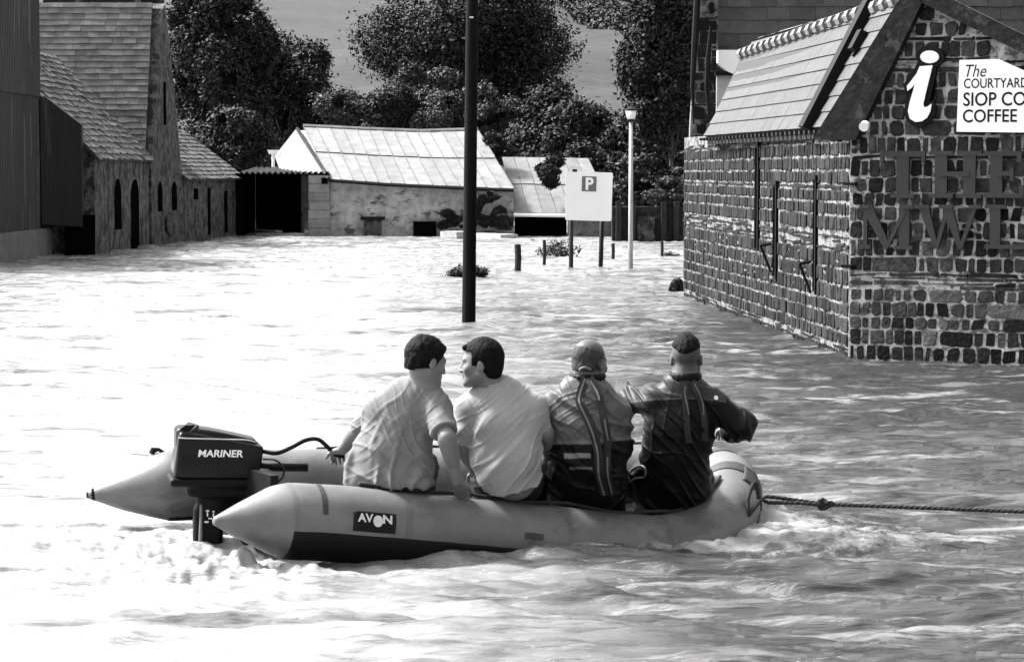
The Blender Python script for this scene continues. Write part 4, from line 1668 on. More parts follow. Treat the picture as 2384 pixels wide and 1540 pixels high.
def band(s0, s1, t0, t1, extra, m_, name, parent=boat, ns=None, nt=24, thick=True, tone=1.0):
    ns = ns or max(2, int((s1 - s0) / 0.03))
    mb = MB()
    vs = []
    for i in range(ns + 1):
        for j in range(nt + 1):
            vs.append(tube_pt(s0 + (s1 - s0) * i / ns, math.radians(t0 + (t1 - t0) * j / nt), extra))
    fs = [(i * (nt + 1) + j, (i + 1) * (nt + 1) + j, (i + 1) * (nt + 1) + j + 1, i * (nt + 1) + j + 1) for i in range(ns) for j in range(nt)]
    if thick:
        b = len(vs)
        for i in range(ns + 1):
            for j in range(nt + 1):
                vs.append(tube_pt(s0 + (s1 - s0) * i / ns, math.radians(t0 + (t1 - t0) * j / nt), extra - 0.006))
        for i in range(ns):
            for j in (0, nt):
                fs.append((i * (nt + 1) + j, (i + 1) * (nt + 1) + j, b + (i + 1) * (nt + 1) + j, b + i * (nt + 1) + j))
        for j in range(nt):
            for i in (0, ns):
                fs.append((i * (nt + 1) + j, i * (nt + 1) + j + 1, b + i * (nt + 1) + j + 1, b + i * (nt + 1) + j))
    mb.add(vs, fs, tone)
    return obj(name, mb, m_, parent, smooth=True)


mb = MB()
ntu = 44
vs = []
for i in range(len(TP)):
    for j in range(ntu):
        th = 2 * math.pi * j / ntu
        # slight puckers along the tube
        ex = 0.0022 * math.sin(SS[i] * 21 + math.sin(SS[i] * 5) * 2) * (0.5 + 0.5 * math.cos(th * 3 + SS[i]))
        vs.append(Vector(TP[i] + (side[i] * math.cos(th) + upv_[i] * math.sin(th)) * (TR[i] + (ex if TR[i] > .15 else 0))))
fs = [(i * ntu + j, (i + 1) * ntu + j, (i + 1) * ntu + (j + 1) % ntu, i * ntu + (j + 1) % ntu) for i in range(len(TP) - 1) for j in range(ntu)]
fs += [tuple(range(ntu)), tuple((len(TP) - 1) * ntu + j for j in range(ntu))[::-1]]
mb.add(vs, fs)
obj('buoyancy_tube', mb, M['pvc'], boat, smooth=True)
sA_, sB_ = s_at_u(650), s_at_u(1640)
band(sA_, SS[11 * NS], -120, -9, 0.004, M['rubber'], 'rubbing_strip_shade')  # black strip carried on round the bow as painted shade under the tube
band(SS[15 * NS], s_at_u(380, 'far'), -120, -20, 0.004, M['rubber'], 'rubbing_strip_shade')
# stern cone caps
for i0, sg in ((len(TP) - 1, -1),):
    mb = MB()
    p0 = Vector(TP[i0]) - Vector(tan[i0]) * 0.012 * sg
    mb.tube([p0, Vector(TP[i0]) + Vector(tan[i0]) * sg * 0.03], [0.013, 0.036], 12)
    obj('cone_cap', mb, M['rubber'] if i0 else M['pvc'], boat, smooth=True)
# seam tapes and patches
s_ = s_at_u(718)
band(s_, s_ + 0.022, 18, 86, 0.003, M['patch'], 'tape', thick=False)
s_ = s_at_u(655)
band(s_ - 0.01, s_ + 0.018, -175, 180, 0.002, M['pvc'], 'seam', thick=False, tone=0.8)
for uu in (905, 1290, 1530):
    s_ = s_at_u(uu)
    band(s_, s_ + 0.03, -170, 170, 0.0016, M['pvc'], 'seam', thick=False, tone=0.8)
s_ = s_at_u(1395)
band(s_, s_ + 0.05, -8, 14, 0.006, M['patch'], 'rubbed_patch')
s_ = s_at_u(1185)
band(s_, s_ + 0.10, 8, 17, 0.006, M['patch'], 'handle')
# dark straps over the bow
for a_, b_ in ((9.9, 10.12), (10.55, 10.8), (11.45, 11.75)):
    s0, s1 = np.interp([a_ * NS, b_ * NS], np.arange(len(SS)), SS)
    band(s0, s1, 60 if a_ > 10.5 else 100, 190, 0.004, M['patch'], 'strap', thick=False)
s0, s1 = np.interp([10.3 * NS, 10.75 * NS], np.arange(len(SS)), SS)
band(s0, s1, -60, 62, 0.006, M['patch'], 'bow_patch')
# badge with its lettering, wrapped on the tube
s0, s1 = s_at_u(788), s_at_u(880)
t0_, t1_ = -3, 27
bdg = band(s0, s1, t0_, t1_, 0.004, M['badge'], 'badge')
vs, fs = text_polys('AV', 1.0, 0.0, bold=0.03)
mb = MB()


def wrap_text(txt, sa, sb, ta, tb, extra, m_, bold=0.03):
    vs, fs = text_polys(txt, 1.0, 0.0, bold=bold)
    xs, zs = [v[0] for v in vs], [v[1] for v in vs]
    k = [tube_pt(sa + (sb - sa) * (x - min(xs)) / (max(xs) - min(xs)), math.radians(ta + (tb - ta) * (z - min(zs)) / (max(zs) - min(zs))), extra) for x, z in vs]
    m_.add(k, fs)


w_ = s1 - s0
wrap_text('AV', s0 + w_ * 0.09, s0 + w_ * 0.45, 11, 24, 0.0065, mb)
wrap_text('N', s0 + w_ * 0.68, s0 + w_ * 0.90, 11, 24, 0.0065, mb)
k = [tube_pt(s0 + w_ * (0.565 + 0.115 * math.cos(a * math.pi / 10)), math.radians(14 + 8.5 * math.sin(a * math.pi / 10)), 0.0067) for a in range(20)]
mb.add(k, [tuple(range(20))])
obj('lettering', mb, M['pale_text'], bdg)

# transom, floor, thwart
mb = MB()
nA, fA = P(632, 1200, 11.55), P(405, 1128, 12.72)
ax = (fA - nA)
hd_ = Vector((0.93, 0.36, 0)).normalized()
lo_, hi_ = -0.12, 0.36
mb.box((nA + fA) / 2 + Vector((0, 0, -0.02)) + hd_ * 0.07, Vector((ax.x, ax.y, 0)) * 0.40, hd_ * 0.02, Vector((0, 0, 0.20)))
tr_ = obj('transom', mb, M['rubber'], boat)
for uu, vv in ((486, 1166), (533, 1163)):
    mb = MB()
    c = on_plane(uu, vv, (nA + fA) / 2 + hd_ * 0.048, hd_)
    mb.tube([c, c - hd_ * 0.02], [0.022, 0.014], 10)
    obj('bolt', mb, M['lamppost'], tr_)
mb = MB()
fl = []
for s in (s_at_u(640), s_at_u(1000), s_at_u(1400), s_at_u(1600)):
    fl.append(tube_pt(s, math.radians(200), 0))
for s in (s_at_u(1500, 'far'), s_at_u(1000, 'far'), s_at_u(500, 'far')):
    fl.append(tube_pt(s, math.radians(200), 0))
fl = [Vector((p.x, p.y, -0.03)) for p in fl]
mb.prism(fl, (0, 0, -0.03))
obj('floor', mb, M['rubber'], boat)
# inner bow deck (spray fabric between the tubes)
mb = MB()
sa = [np.interp(x * NS, np.arange(len(SS)), SS) for x in np.linspace(9.2, 12.2, 13)]
rim = [tube_pt(s, math.radians(150), -0.005) for s in sa]
c = sum(rim, Vector()) / len(rim) + Vector((-0.1, -0.05, 0.03))
mb.add([c] + rim, [(0, i, i + 1) for i in range(1, len(rim))])
obj('bow_deck', mb, M['deckin'], boat, smooth=True)
# towing eye patch, lifelines, grab loops
rope_pts = [tube_pt(s, math.radians(100), 0.012 + 0.006 * math.sin(s * 9)) for s in np.linspace(s_at_u(1480), np.interp(10.2 * NS, np.arange(len(SS)), SS), 24)]
mb = MB()
mb.tube(rope_pts, 0.010, 8)
obj('lifeline', mb, M['rope'], boat, smooth=True)
mb = MB()
rp = [tube_pt(s, math.radians(92), 0.01 + 0.008 * math.sin(s * 11)) for s in np.linspace(s_at_u(820), s_at_u(1560), 40)]
mb.tube(rp, 0.009, 8)
obj('lifeline', mb, M['rope'], boat, smooth=True)
mb = MB()
sf0, sf1 = s_at_u(1640, 'far'), s_at_u(740, 'far')
rp = [tube_pt(s, math.radians(88), 0.012 + 0.01 * math.sin(s * 8)) for s in np.linspace(sf0, sf1, 50)]
mb.tube(rp, 0.007, 8)
obj('lifeline', mb, M['rope'], boat, smooth=True)
mb = MB()
c = tube_pt(s_at_u(362, 'far'), math.radians(90), 0)
mb.tube([c + Vector((-0.015, 0, 0.0)), c + Vector((-0.01, 0, 0.02)), c + Vector((0.02, 0, 0.022)), c + Vector((0.05, 0, 0.004))], [0.02, 0.018, 0.01, 0.008], 8)
obj('valve', mb, M['rubber'], boat)
mb = MB()
b0 = tube_pt(np.interp(10.25 * NS, np.arange(len(SS)), SS), math.radians(30), 0.012)
loop = [P(1742, 1200, 12.58), P(1741, 1160, 12.62), P(1755, 1125, 12.68), P(1762, 1128, 12.68), P(1766, 1160, 12.66)]
mb.tube(catmull([tuple(p) for p in loop], 5), 0.012, 8)
mb.tube(catmull([tuple(P(1742, 1200, 12.58)), tuple(P(1765, 1170, 12.62)), tuple(P(1776, 1160, 12.68))], 5), 0.011, 8)
obj('grab_loop', mb, M['rope'], boat, smooth=True)


# tow rope, twisted with loop and knot
def rope_geo(mb, pts, r, twist=22):
    """three strands laid round each other"""
    pts = [Vector(p) for p in pts]
    L = [0]
    for i in range(1, len(pts)):
        L.append(L[-1] + (pts[i] - pts[i - 1]).length)
    n = int(L[-1] / 0.012)
    arr = np.array([tuple(p) for p in pts])
    ss = np.linspace(0, L[-1], n)
    C = np.stack([np.interp(ss, L, arr[:, k]) for k in range(3)], 1)
    for st in range(3):
        q = []
        for i in range(n):
            t = C[min(i + 1, n - 1)] - C[max(i - 1, 0)]
            t = Vector(t).normalized()
            s = t.cross(Vector((0, 0, 1)))
            s = s.normalized() if s.length > .01 else Vector((1, 0, 0))
            w = s.cross(t)
            a = ss[i] * 2 * math.pi / 0.09 + st * 2.094
            q.append(Vector(C[i]) + (s * math.cos(a) + w * math.sin(a)) * r * 0.55)
        mb.tube(q, r * 0.62, 6)


mb = MB()
dT = 12.72
rope_geo(mb, catmull([tuple(P(1915, 1172, dT)), tuple(P(1850, 1163, dT)), tuple(P(1785, 1155, dT)), tuple(P(1778, 1162, dT)), tuple(P(1790, 1169, dT)), tuple(P(1860, 1170, dT - .02)), tuple(P(1920, 1176, dT))], 8), 0.010)
tr2 = [P(1920, 1173, dT), P(2040, 1177, dT - .05), P(2200, 1183, dT - .15), P(2384, 1190, dT - .25), P(2560, 1194, dT - .4)]
rope_geo(mb, catmull([tuple(p) for p in tr2], 8), 0.0105)
kn = []
for i in range(60):
    a = i / 59 * 2 * math.pi
    c = P(1918, 1173, dT)
    kn.append(c + Vector(((math.cos(a) + 2 * math.cos(2 * a)) * 0.016 + 0.004, math.sin(3 * a) * 0.014, (math.sin(a) - 2 * math.sin(2 * a)) * 0.009)))
rope_geo(mb, kn, 0.010)
o = obj('tow_rope', mb, M['rope'], smooth=True, loc=tuple(P(1920, 1175, dT)))
tag(o, 'dark twisted tow rope with loop and knot leading right from the bow', 'rope')

mb = MB()
far = [(-60, 815, 21.5), (300, 868, 20.5), (600, 912, 19.8), (830, 943, 19.3), (1150, 973, 18.9), (1470, 995, 18.4), (1780, 1006, 18.2), (2050, 1020, 17.9), (2384, 1045, 17.5), (2560, 1058, 17.3)]
mb.tube(catmull([tuple(P(*p)) for p in far], 10), 0.0028, 6)
o = obj('safety_line', mb, M['patch'], smooth=True, loc=tuple(P(1200, 970, 19)))
tag(o, 'thin line stretched low over the water behind the men, from left edge to right edge', 'rope')


# ------------------------------------------------------------------ surface from signed distances
def smin(a, b, k):
    if k <= 0:
        return np.minimum(a, b)
    h = np.maximum(k - np.abs(a - b), 0) / k
    return np.minimum(a, b) - h * h * k * 0.25


class Sdf:
    def __init__(self, lo, hi, h=0.005):
        self.lo = np.array(lo, dtype=np.float32)
        self.h = h
        self.n = np.ceil((np.array(hi) - np.array(lo)) / h).astype(int) + 1
        self.F = np.full(self.n, 1.0, dtype=np.float32)

    def sub(self, lo, hi):
        a = np.clip(np.floor((np.array(lo) - self.lo) / self.h).astype(int), 0, self.n)
        b = np.clip(np.ceil((np.array(hi) - self.lo) / self.h).astype(int) + 1, 0, self.n)
        sl = tuple(slice(a[i], b[i]) for i in range(3))
        g = np.meshgrid(*[self.lo[i] + self.h * np.arange(a[i], b[i]) for i in range(3)], indexing='ij', sparse=True)
        return sl, [x.astype(np.float32) for x in g]

    def put(self, d, sl, k, op='u'):
        if 0 in self.F[sl].shape:
            return
        if op == 'u':
            self.F[sl] = smin(self.F[sl], d, k)
        elif op == 's':
            self.F[sl] = -smin(-self.F[sl], d, k)
        else:
            self.F[sl] = -smin(-self.F[sl], -d, k)

    def seg(self, a, b, r1, r2, k=0.02, flat=None, ff=0.6, op='u'):
        a, b = np.array(a, dtype=np.float32), np.array(b, dtype=np.float32)
        R = max(r1, r2) + k + 0.03
        sl, (x, y, z) = self.sub(np.minimum(a, b) - R, np.maximum(a, b) + R)
        ba = b - a
        L2 = float(ba @ ba) + 1e-9
        px, py, pz = x - a[0], y - a[1], z - a[2]
        t = np.clip((px * ba[0] + py * ba[1] + pz * ba[2]) / L2, 0, 1)
        qx, qy, qz = px - t * ba[0], py - t * ba[1], pz - t * ba[2]
        q2 = qx * qx + qy * qy + qz * qz
        r = r1 + (r2 - r1) * t
        if flat is not None:
            f = np.array(flat, dtype=np.float32)
            f = f / np.linalg.norm(f)
            c = qx * f[0] + qy * f[1] + qz * f[2]
            q2 = np.maximum(q2 - c * c, 0) + (c / ff) ** 2
            d = np.sqrt(q2) - r
            d = d * (0.5 + 0.5 * ff)
        else:
            d = np.sqrt(q2) - r
        self.put(d, sl, k, op)

    def ell(self, c, r, axes=None, k=0.02, op='u'):
        c = np.array(c, dtype=np.float32)
        A = np.eye(3, dtype=np.float32) if axes is None else np.array(axes, dtype=np.float32)
        R = max(r) + k + 0.03
        sl, (x, y, z) = self.sub(c - R, c + R)
        px, py, pz = x - c[0], y - c[1], z - c[2]
        q = [A[i][0] * px + A[i][1] * py + A[i][2] * pz for i in range(3)]
        k0 = np.sqrt(sum((q[i] / r[i]) ** 2 for i in range(3)))
        k1 = np.sqrt(sum((q[i] / (r[i] * r[i])) ** 2 for i in range(3))) + 1e-6
        d = k0 * (k0 - 1) / k1
        self.put(d, sl, k, op)

    def box(self, c, hx, axes, rnd=0.01, k=0.0, op='u'):
        c = np.array(c, dtype=np.float32)
        A = np.array(axes, dtype=np.float32)
        R = float(np.linalg.norm(hx)) + k + 0.03
        sl, (x, y, z) = self.sub(c - R, c + R)
        px, py, pz = x - c[0], y - c[1], z - c[2]
        q = [np.abs(A[i][0] * px + A[i][1] * py + A[i][2] * pz) - (hx[i] - rnd) for i in range(3)]
        d = np.sqrt(sum(np.maximum(v, 0) ** 2 for v in q)) + np.minimum(np.maximum(np.maximum(q[0], q[1]), q[2]), 0) - rnd
        self.put(d, sl, k, op)

    def cut(self, p, n, k=0.0):
        """remove everything on the side the normal n points to"""
        g = [self.lo[i] + self.h * np.arange(self.n[i], dtype=np.float32) for i in range(3)]
        x, y, z = np.meshgrid(*g, indexing='ij', sparse=True)
        n = np.array(n, dtype=float)
        n /= np.linalg.norm(n)
        d = (x - p[0]) * n[0] + (y - p[1]) * n[1] + (z - p[2]) * n[2]
        self.F = np.maximum(self.F, d) if k <= 0 else -smin(-self.F, -d, k)

    def mesh(self):
        F = self.F
        nx, ny, nz = F.shape
        S = F < 0
        cnt = np.zeros((nx - 1, ny - 1, nz - 1), dtype=np.int8)
        for dx in (0, 1):
            for dy in (0, 1):
                for dz in (0, 1):
                    cnt += S[dx:nx - 1 + dx, dy:ny - 1 + dy, dz:nz - 1 + dz]
        act = (cnt > 0) & (cnt < 8)
        ii = np.argwhere(act)
        idx = -np.ones(act.shape, dtype=np.int64)
        idx[act] = np.arange(len(ii))
        acc = np.zeros((len(ii), 3))
        num = np.zeros(len(ii))
        cor = [(dx, dy, dz) for dx in (0, 1) for dy in (0, 1) for dz in (0, 1)]
        for a in cor:
            for ax in range(3):
                if a[ax] == 1:
                    continue
                b = list(a)
                b[ax] = 1
                fa = F[ii[:, 0] + a[0], ii[:, 1] + a[1], ii[:, 2] + a[2]]
                fb = F[ii[:, 0] + b[0], ii[:, 1] + b[1], ii[:, 2] + b[2]]
                cr = (fa < 0) != (fb < 0)
                t = np.where(cr, fa / np.where(cr, fa - fb, 1), 0)
                p = np.array(a, dtype=float)[None, :].repeat(len(ii), 0)
                p[:, ax] += t
                acc += p * cr[:, None]
                num += cr
        V = (ii + acc / num[:, None]) * self.h + self.lo
        quads = []
        for ax in range(3):
            o1, o2 = [(1, 2), (2, 0), (0, 1)][ax]
            sl0 = [slice(None)] * 3
            sl1 = [slice(None)] * 3
            sl0[ax] = slice(0, -1)
            sl1[ax] = slice(1, None)
            A_, B_ = S[tuple(sl0)], S[tuple(sl1)]
            e = np.argwhere(A_ != B_)
            ok = (e[:, o1] > 0) & (e[:, o2] > 0) & (e[:, o1] < F.shape[o1] - 1) & (e[:, o2] < F.shape[o2] - 1)
            e = e[ok]
            flip = A_[e[:, 0], e[:, 1], e[:, 2]]
            c = []
            for (p, q) in ((1, 1), (0, 1), (0, 0), (1, 0)):
                g = e.copy()
                g[:, o1] -= p
                g[:, o2] -= q
                c.append(idx[g[:, 0], g[:, 1], g[:, 2]])
            Q = np.stack(c, 1)
            Q[~flip] = Q[~flip][:, ::-1]
            quads.append(Q)
        Q = np.concatenate(quads)
        Q = Q[(Q >= 0).all(1)]
        return V, Q


def relax(V, Q, it=2, f=0.5):
    n = len(V)
    e = np.concatenate([Q[:, [0, 1]], Q[:, [1, 2]], Q[:, [2, 3]], Q[:, [3, 0]]])
    a, b = np.concatenate([e[:, 0], e[:, 1]]), np.concatenate([e[:, 1], e[:, 0]])
    deg = np.bincount(a, minlength=n)[:, None] + 1e-9
    for _ in range(it):
        S_ = np.stack([np.bincount(a, weights=V[b, k], minlength=n) for k in range(3)], 1) / deg
        V = V + (S_ - V) * f
    return V


def normals(V, Q):
    n = np.cross(V[Q[:, 2]] - V[Q[:, 0]], V[Q[:, 3]] - V[Q[:, 1]])
    N = np.zeros_like(V)
    for k in range(4):
        for c in range(3):
            N[:, c] += np.bincount(Q[:, k], weights=n[:, c], minlength=len(V))
    return N / (np.linalg.norm(N, axis=1, keepdims=True) + 1e-12)


def sdf_obj(name, sd_, m_, parent, it=2, disp=None, loc=None, tonef=None):
    V, Q = sd_.mesh()
    V = relax(V, Q, it)
    if disp is not None:
        N = normals(V, Q)
        V = V + N * disp(V, N)[:, None]
    me = raw_mesh(name, V, Q.ravel(), np.full(len(Q), 4))
    if tonef is not None:
        a = me.attributes.new('tone', 'FLOAT', 'POINT')
        a.data.foreach_set('value', tonef(V).astype(np.float32))
    return link(name, me, m_, parent, smooth=True, loc=loc)


# ------------------------------------------------------------------ outboard motor
mot = thing('outboard_motor', 'black outboard motor clamped to the stern of the inflatable', 'motor', tuple(P(505, 1230, 12.1)))
M['cowl'] = mat('cowl_paint', 0.004, 0.32, 0.3, 6, 0.03, spec=0.2)
M['cowl_low'] = mat('motor_casing', 0.003, 0.5, 0.4, 6, 0.1, spec=0.12)
DM = 12.05
ma = Vector((0.955, 0.20, 0)).normalized()     # towards the bow
msd = Vector((ma.y, -ma.x, 0))                 # towards the camera
mz = Vector((0, 0, 1))
tilt = math.radians(-2.0)
max_ = (ma * math.cos(tilt) + mz * math.sin(tilt))
mzx = (mz * math.cos(tilt) - ma * math.sin(tilt))
mc = P(505, 1056, DM)
AX = [tuple(max_), tuple(msd), tuple(mzx)]
sd_ = Sdf(tuple(mc - Vector((.36, .3, .28))), tuple(mc + Vector((.36, .3, .28))), 0.004)
sd_.box(tuple(mc - mzx * 0.004), (0.232, 0.140, 0.125), AX, 0.055)
# forward-falling top and raked front and rear
tp = mc + max_ * -0.12 + mzx * 0.112
sd_.cut(tuple(tp), tuple((mzx * 0.985 + max_ * 0.17)), 0.01)
sd_.cut(tuple(mc - max_ * 0.215 + mzx * 0.0), tuple((-max_ + mzx * 0.13)), 0.02)
sd_.cut(tuple(mc + max_ * 0.222 + mzx * 0.0), tuple((max_ * 1 - mzx * 0.12)), 0.02)
for s_ in (1, -1):
    sd_.cut(tuple(mc + msd * s_ * 0.128 + mzx * 0.05), tuple((msd * s_ + mzx * 0.22)), 0.01)
sd_.cut(tuple(mc + max_ * 0.205 - mzx * 0.085), tuple((max_ * 0.75 - mzx * 0.66)), 0.03)
# raised hood on top
sd_.box(tuple(mc + mzx * 0.085 - max_ * 0.01), (0.205, 0.098, 0.055), AX, 0.03, k=0.012)
sd_.cut(tuple(mc - max_ * 0.10 + mzx * 0.143), tuple((mzx * 0.97 + max_ * 0.20)), 0.02)
cowl = sdf_obj('cowl', sd_, M['cowl'], mot, 1)
# bright crease trim round the hood and the air intake
mb = MB()
tr_pts = [mc + max_ * x + msd * y + mzx * z for x, y, z in ((-.205, .118, .092), (-.15, .124, .090), (0, .1245, .088), (.13, .124, .086), (.19, .120, .074))]
mb.tube(catmull([tuple(p) for p in tr_pts], 6), 0.0035, 6)
obj('trim_line', mb, M['lamppost'], cowl, smooth=True)
mb = MB()
n_int = (-max_ * 0.25 + mzx * 0.9 + msd * 0.35).normalized()
pts = [P(420, 1001, DM - .13), P(440, 1004, DM - .13), P(456, 990, DM - .09), P(440, 986, DM - .08)]
mb.prism([p + n_int * 0.006 for p in pts], -n_int * 0.05)
obj('air_intake', mb, M['dark'], cowl)
mb = MB()
pts2 = [P(415, 1002, DM - .13), P(442, 1007, DM - .13), P(462, 989, DM - .09), P(440, 983, DM - .08)]
mb.prism([p + n_int * 0.004 for p in pts2], -n_int * 0.05)
obj('intake_surround', mb, mat('cowl_trim', 0.05, 0.4, 0.1, 9, 0), cowl)
# lettering on the near side
mb = MB()
pn = (msd).normalized()
pp0 = mc + msd * 0.1405
a_, b_ = on_plane(461, 1064, pp0, pn), on_plane(566, 1046, pp0, pn)
xa_ = (a_ - pp0).dot(max_)
za_ = (a_ - pp0).dot(mzx)
xb_ = (b_ - pp0).dot(max_)
zb_ = (b_ - pp0).dot(mzx)
vs, fs = fit_text('MARINER', lambda x, z: pp0 + max_ * x + mzx * z, xa_, za_ + .003, xb_ - xa_, 0.036, shear=0.12, bold=0.025)
mb.add(vs, fs)
obj('lettering', mb, mat('white_print', 0.75, 0.5, 0.02, 9, 0), cowl)
sd_ = Sdf(tuple(mc - Vector((.36, .3, .62))), tuple(mc + Vector((.36, .3, -0.05))), 0.005)
sd_.box(tuple(mc - mzx * 0.132 - max_ * 0.035), (0.205, 0.140, 0.022), AX, 0.018)
sd_.box(tuple(mc - mzx * 0.17 + max_ * 0.03), (0.185, 0.11, 0.04), AX, 0.03, k=0.03)
sd_.seg(tuple(mc - mzx * 0.18 + max_ * 0.0), tuple(mc - mzx * 0.30 + max_ * -0.01), 0.12, 0.07, 0.04, flat=tuple(msd), ff=0.7)
sd_.box(tuple(mc - mzx * 0.42 - max_ * 0.035), (0.075, 0.045, 0.16), AX, 0.03, k=0.04)
sd_.box(tuple(mc - mzx * 0.24 + max_ * 0.07 - msd * 0.03), (0.05, 0.07, 0.08), AX, 0.03, k=0.02)
obj_leg = sdf_obj('leg', sd_, M['cowl_low'], mot, 1)
mb = MB()
q = mc - mzx * 0.25 - max_ * 0.075 + msd * 0.052
mb.tube([q, q - mzx * 0.30], [0.008, 0.012], 6)
obj('leg_edge_trim', mb, mat('worn_metal', 0.12, 0.5, 0.3, 9, 0.1), obj_leg, smooth=True)
mb = MB()
for i, (uu, vv, w_, h_) in enumerate(((483, 1188, 8, 3), (483, 1196, 3, 10), (489, 1206, 8, 3), (497, 1190, 5, 3), (497, 1198, 3, 8), (481, 1214, 9, 4), (498, 1211, 8, 6))):
    c = P(uu, vv, DM - 0.16)
    mb.box(c, Vector((w_ / 2 / 466, 0, 0)), Vector((0, 0.001 + 0.0002 * i, 0)), Vector((0, 0, h_ / 2 / 466)))
obj('leg_markings', mb, M['pale_text'], obj_leg)
mb = MB()
t_a = P(600, 1082, DM - 0.05)
mb.tube([t_a, P(632, 1086, DM - .03)], 0.014, 8)
mb.tube([P(628, 1086, DM - .03), P(640, 1087, DM - .02), P(716, 1088, DM + .02)], [0.017, 0.021, 0.021], 12)
obj('tiller_handle', mb, M['black'], mot, smooth=True)
mb = MB()
hose = [P(612, 1050, DM), P(645, 1054, DM), P(680, 1040, DM + .1), P(712, 1024, DM + .15), P(740, 1022, DM + .25), P(763, 1040, DM + .3), P(778, 1056, DM + .33), P(800, 1062, DM + .36)]
mb.tube(catmull([tuple(p) for p in hose], 8), 0.011, 10)
obj('fuel_hose', mb, M['rubber'], mot, smooth=True)
mb = MB()
cab = [P(612, 1068, DM - .08), P(640, 1070, DM - .08), P(658, 1085, DM - .05), P(660, 1105, DM - .02), P(648, 1120, DM), P(630, 1128, DM)]
mb.tube(catmull([tuple(p) for p in cab], 8), 0.0055, 8)
obj('kill_cord', mb, M['patch'], mot, smooth=True)

# ------------------------------------------------------------------ the four men
M['skin'] = mat('skin', 0.14, 0.5, 0.12, 18, 0.10, 60, tone=True, spec=0.35, bdist=0.002)
M['hair'] = mat('dark_hair', 0.004, 0.7, 0.7, 30, 0.9, 70, spec=0.08, stretch=(1, 1, 0.5))
M['tee'] = mat('shirt_grey', 0.15, 0.9, 0.10, 5, 0.35, 160, spec=0.1, bdist=0.002)
M['polo'] = mat('shirt_white', 0.27, 0.9, 0.07, 5, 0.35, 160, spec=0.1, bdist=0.002)
M['suit'] = mat('dry_suit', 0.075, 0.45, 0.3, 9, 0.4, 40, tone=True, spec=0.13, bdist=0.004)
M['jeans'] = mat('dark_trousers', 0.005, 0.85, 0.5, 12, 0.3, 80)
M['shoe'] = mat('black_shoe', 0.01, 0.5, 0.3, 9, 0.1)
M['webbing'] = mat('strap_webbing', 0.11, 0.6, 0.2, 30, 0.2)
M['webbing_dark'] = mat('strap_webbing_dark', 0.007, 0.6, 0.2, 30, 0.2)


def head_axes(yaw, pitch=0, roll=0):
    y, p, r = math.radians(yaw), math.radians(pitch), math.radians(roll)
    F_ = Vector((math.sin(y), math.cos(y), 0))
    R_ = Vector((math.cos(y), -math.sin(y), 0))
    U_ = Vector((0, 0, 1))
    F2 = F_ * math.cos(p) - U_ * math.sin(p)
    U2 = U_ * math.cos(p) + F_ * math.sin(p)
    R3 = R_ * math.cos(r) + U2 * math.sin(r)
    U3 = U2 * math.cos(r) - R_ * math.sin(r)
    return R3, F2, U3


def add_head(s, c, yaw, pitch=0, roll=0, sc=1.0):
    R_, F_, U_ = head_axes(yaw, pitch, roll)
    ax = [tuple(R_), tuple(F_), tuple(U_)]

    def L(x, y, z):
        return tuple(c + (R_ * x + F_ * y + U_ * z) * sc)
    s.ell(L(0, -0.014, 0.034), (0.074 * sc, 0.097 * sc, 0.084 * sc), ax, 0.02)
    s.ell(L(0, 0.030, -0.028), (0.060 * sc, 0.064 * sc, 0.082 * sc), ax, 0.03)
    for e in (1, -1):
        s.seg(L(e * 0.050, 0.0, -0.050), L(e * 0.018, 0.066, -0.092), 0.020 * sc, 0.018 * sc, 0.03)
        s.ell(L(e * 0.045, 0.062, -0.022), (0.018 * sc, 0.016 * sc, 0.016 * sc), ax, 0.03)
    s.ell(L(0, 0.078, -0.097), (0.022 * sc, 0.017 * sc, 0.017 * sc), ax, 0.02)
    s.seg(L(-0.034, 0.078, 0.022), L(0.034, 0.078, 0.022), 0.013 * sc, 0.013 * sc, 0.015)
    for e in (1, -1):
        s.ell(L(e * 0.031, 0.100, 0.003), (0.016 * sc, 0.010 * sc, 0.009 * sc), ax, 0.012, op='s')
        s.ell(L(e * 0.031, 0.078, 0.001), (0.013 * sc, 0.012 * sc, 0.010 * sc), ax, 0.004)
    s.seg(L(0, 0.086, 0.012), L(0, 0.107, -0.029), 0.009 * sc, 0.0115 * sc, 0.012)
    for e in (1, -1):
        s.ell(L(e * 0.012, 0.100, -0.035), (0.010 * sc, 0.012 * sc, 0.008 * sc), ax, 0.008)
    s.ell(L(0, 0.088, -0.058), (0.024 * sc, 0.012 * sc, 0.007 * sc), ax, 0.006)
    s.ell(L(0, 0.087, -0.070), (0.021 * sc, 0.012 * sc, 0.008 * sc), ax, 0.006)
    s.ell(L(0, 0.101, -0.0635), (0.024 * sc, 0.010 * sc, 0.0035 * sc), ax, 0.002, op='s')
    for e in (1, -1):
        a1 = (R_ * 0.95 + F_ * (-0.30) * e).normalized()
        f1 = (F_ * 0.95 + R_ * 0.30 * e).normalized()
        axe = [tuple(a1), tuple(f1), tuple(U_)]
        s.ell(L(e * 0.079, -0.010, -0.008), (0.008 * sc, 0.020 * sc, 0.031 * sc), axe, 0.006)
        s.ell(L(e * 0.090, -0.004, -0.004), (0.007 * sc, 0.010 * sc, 0.017 * sc), axe, 0.004, op='s')
    return L


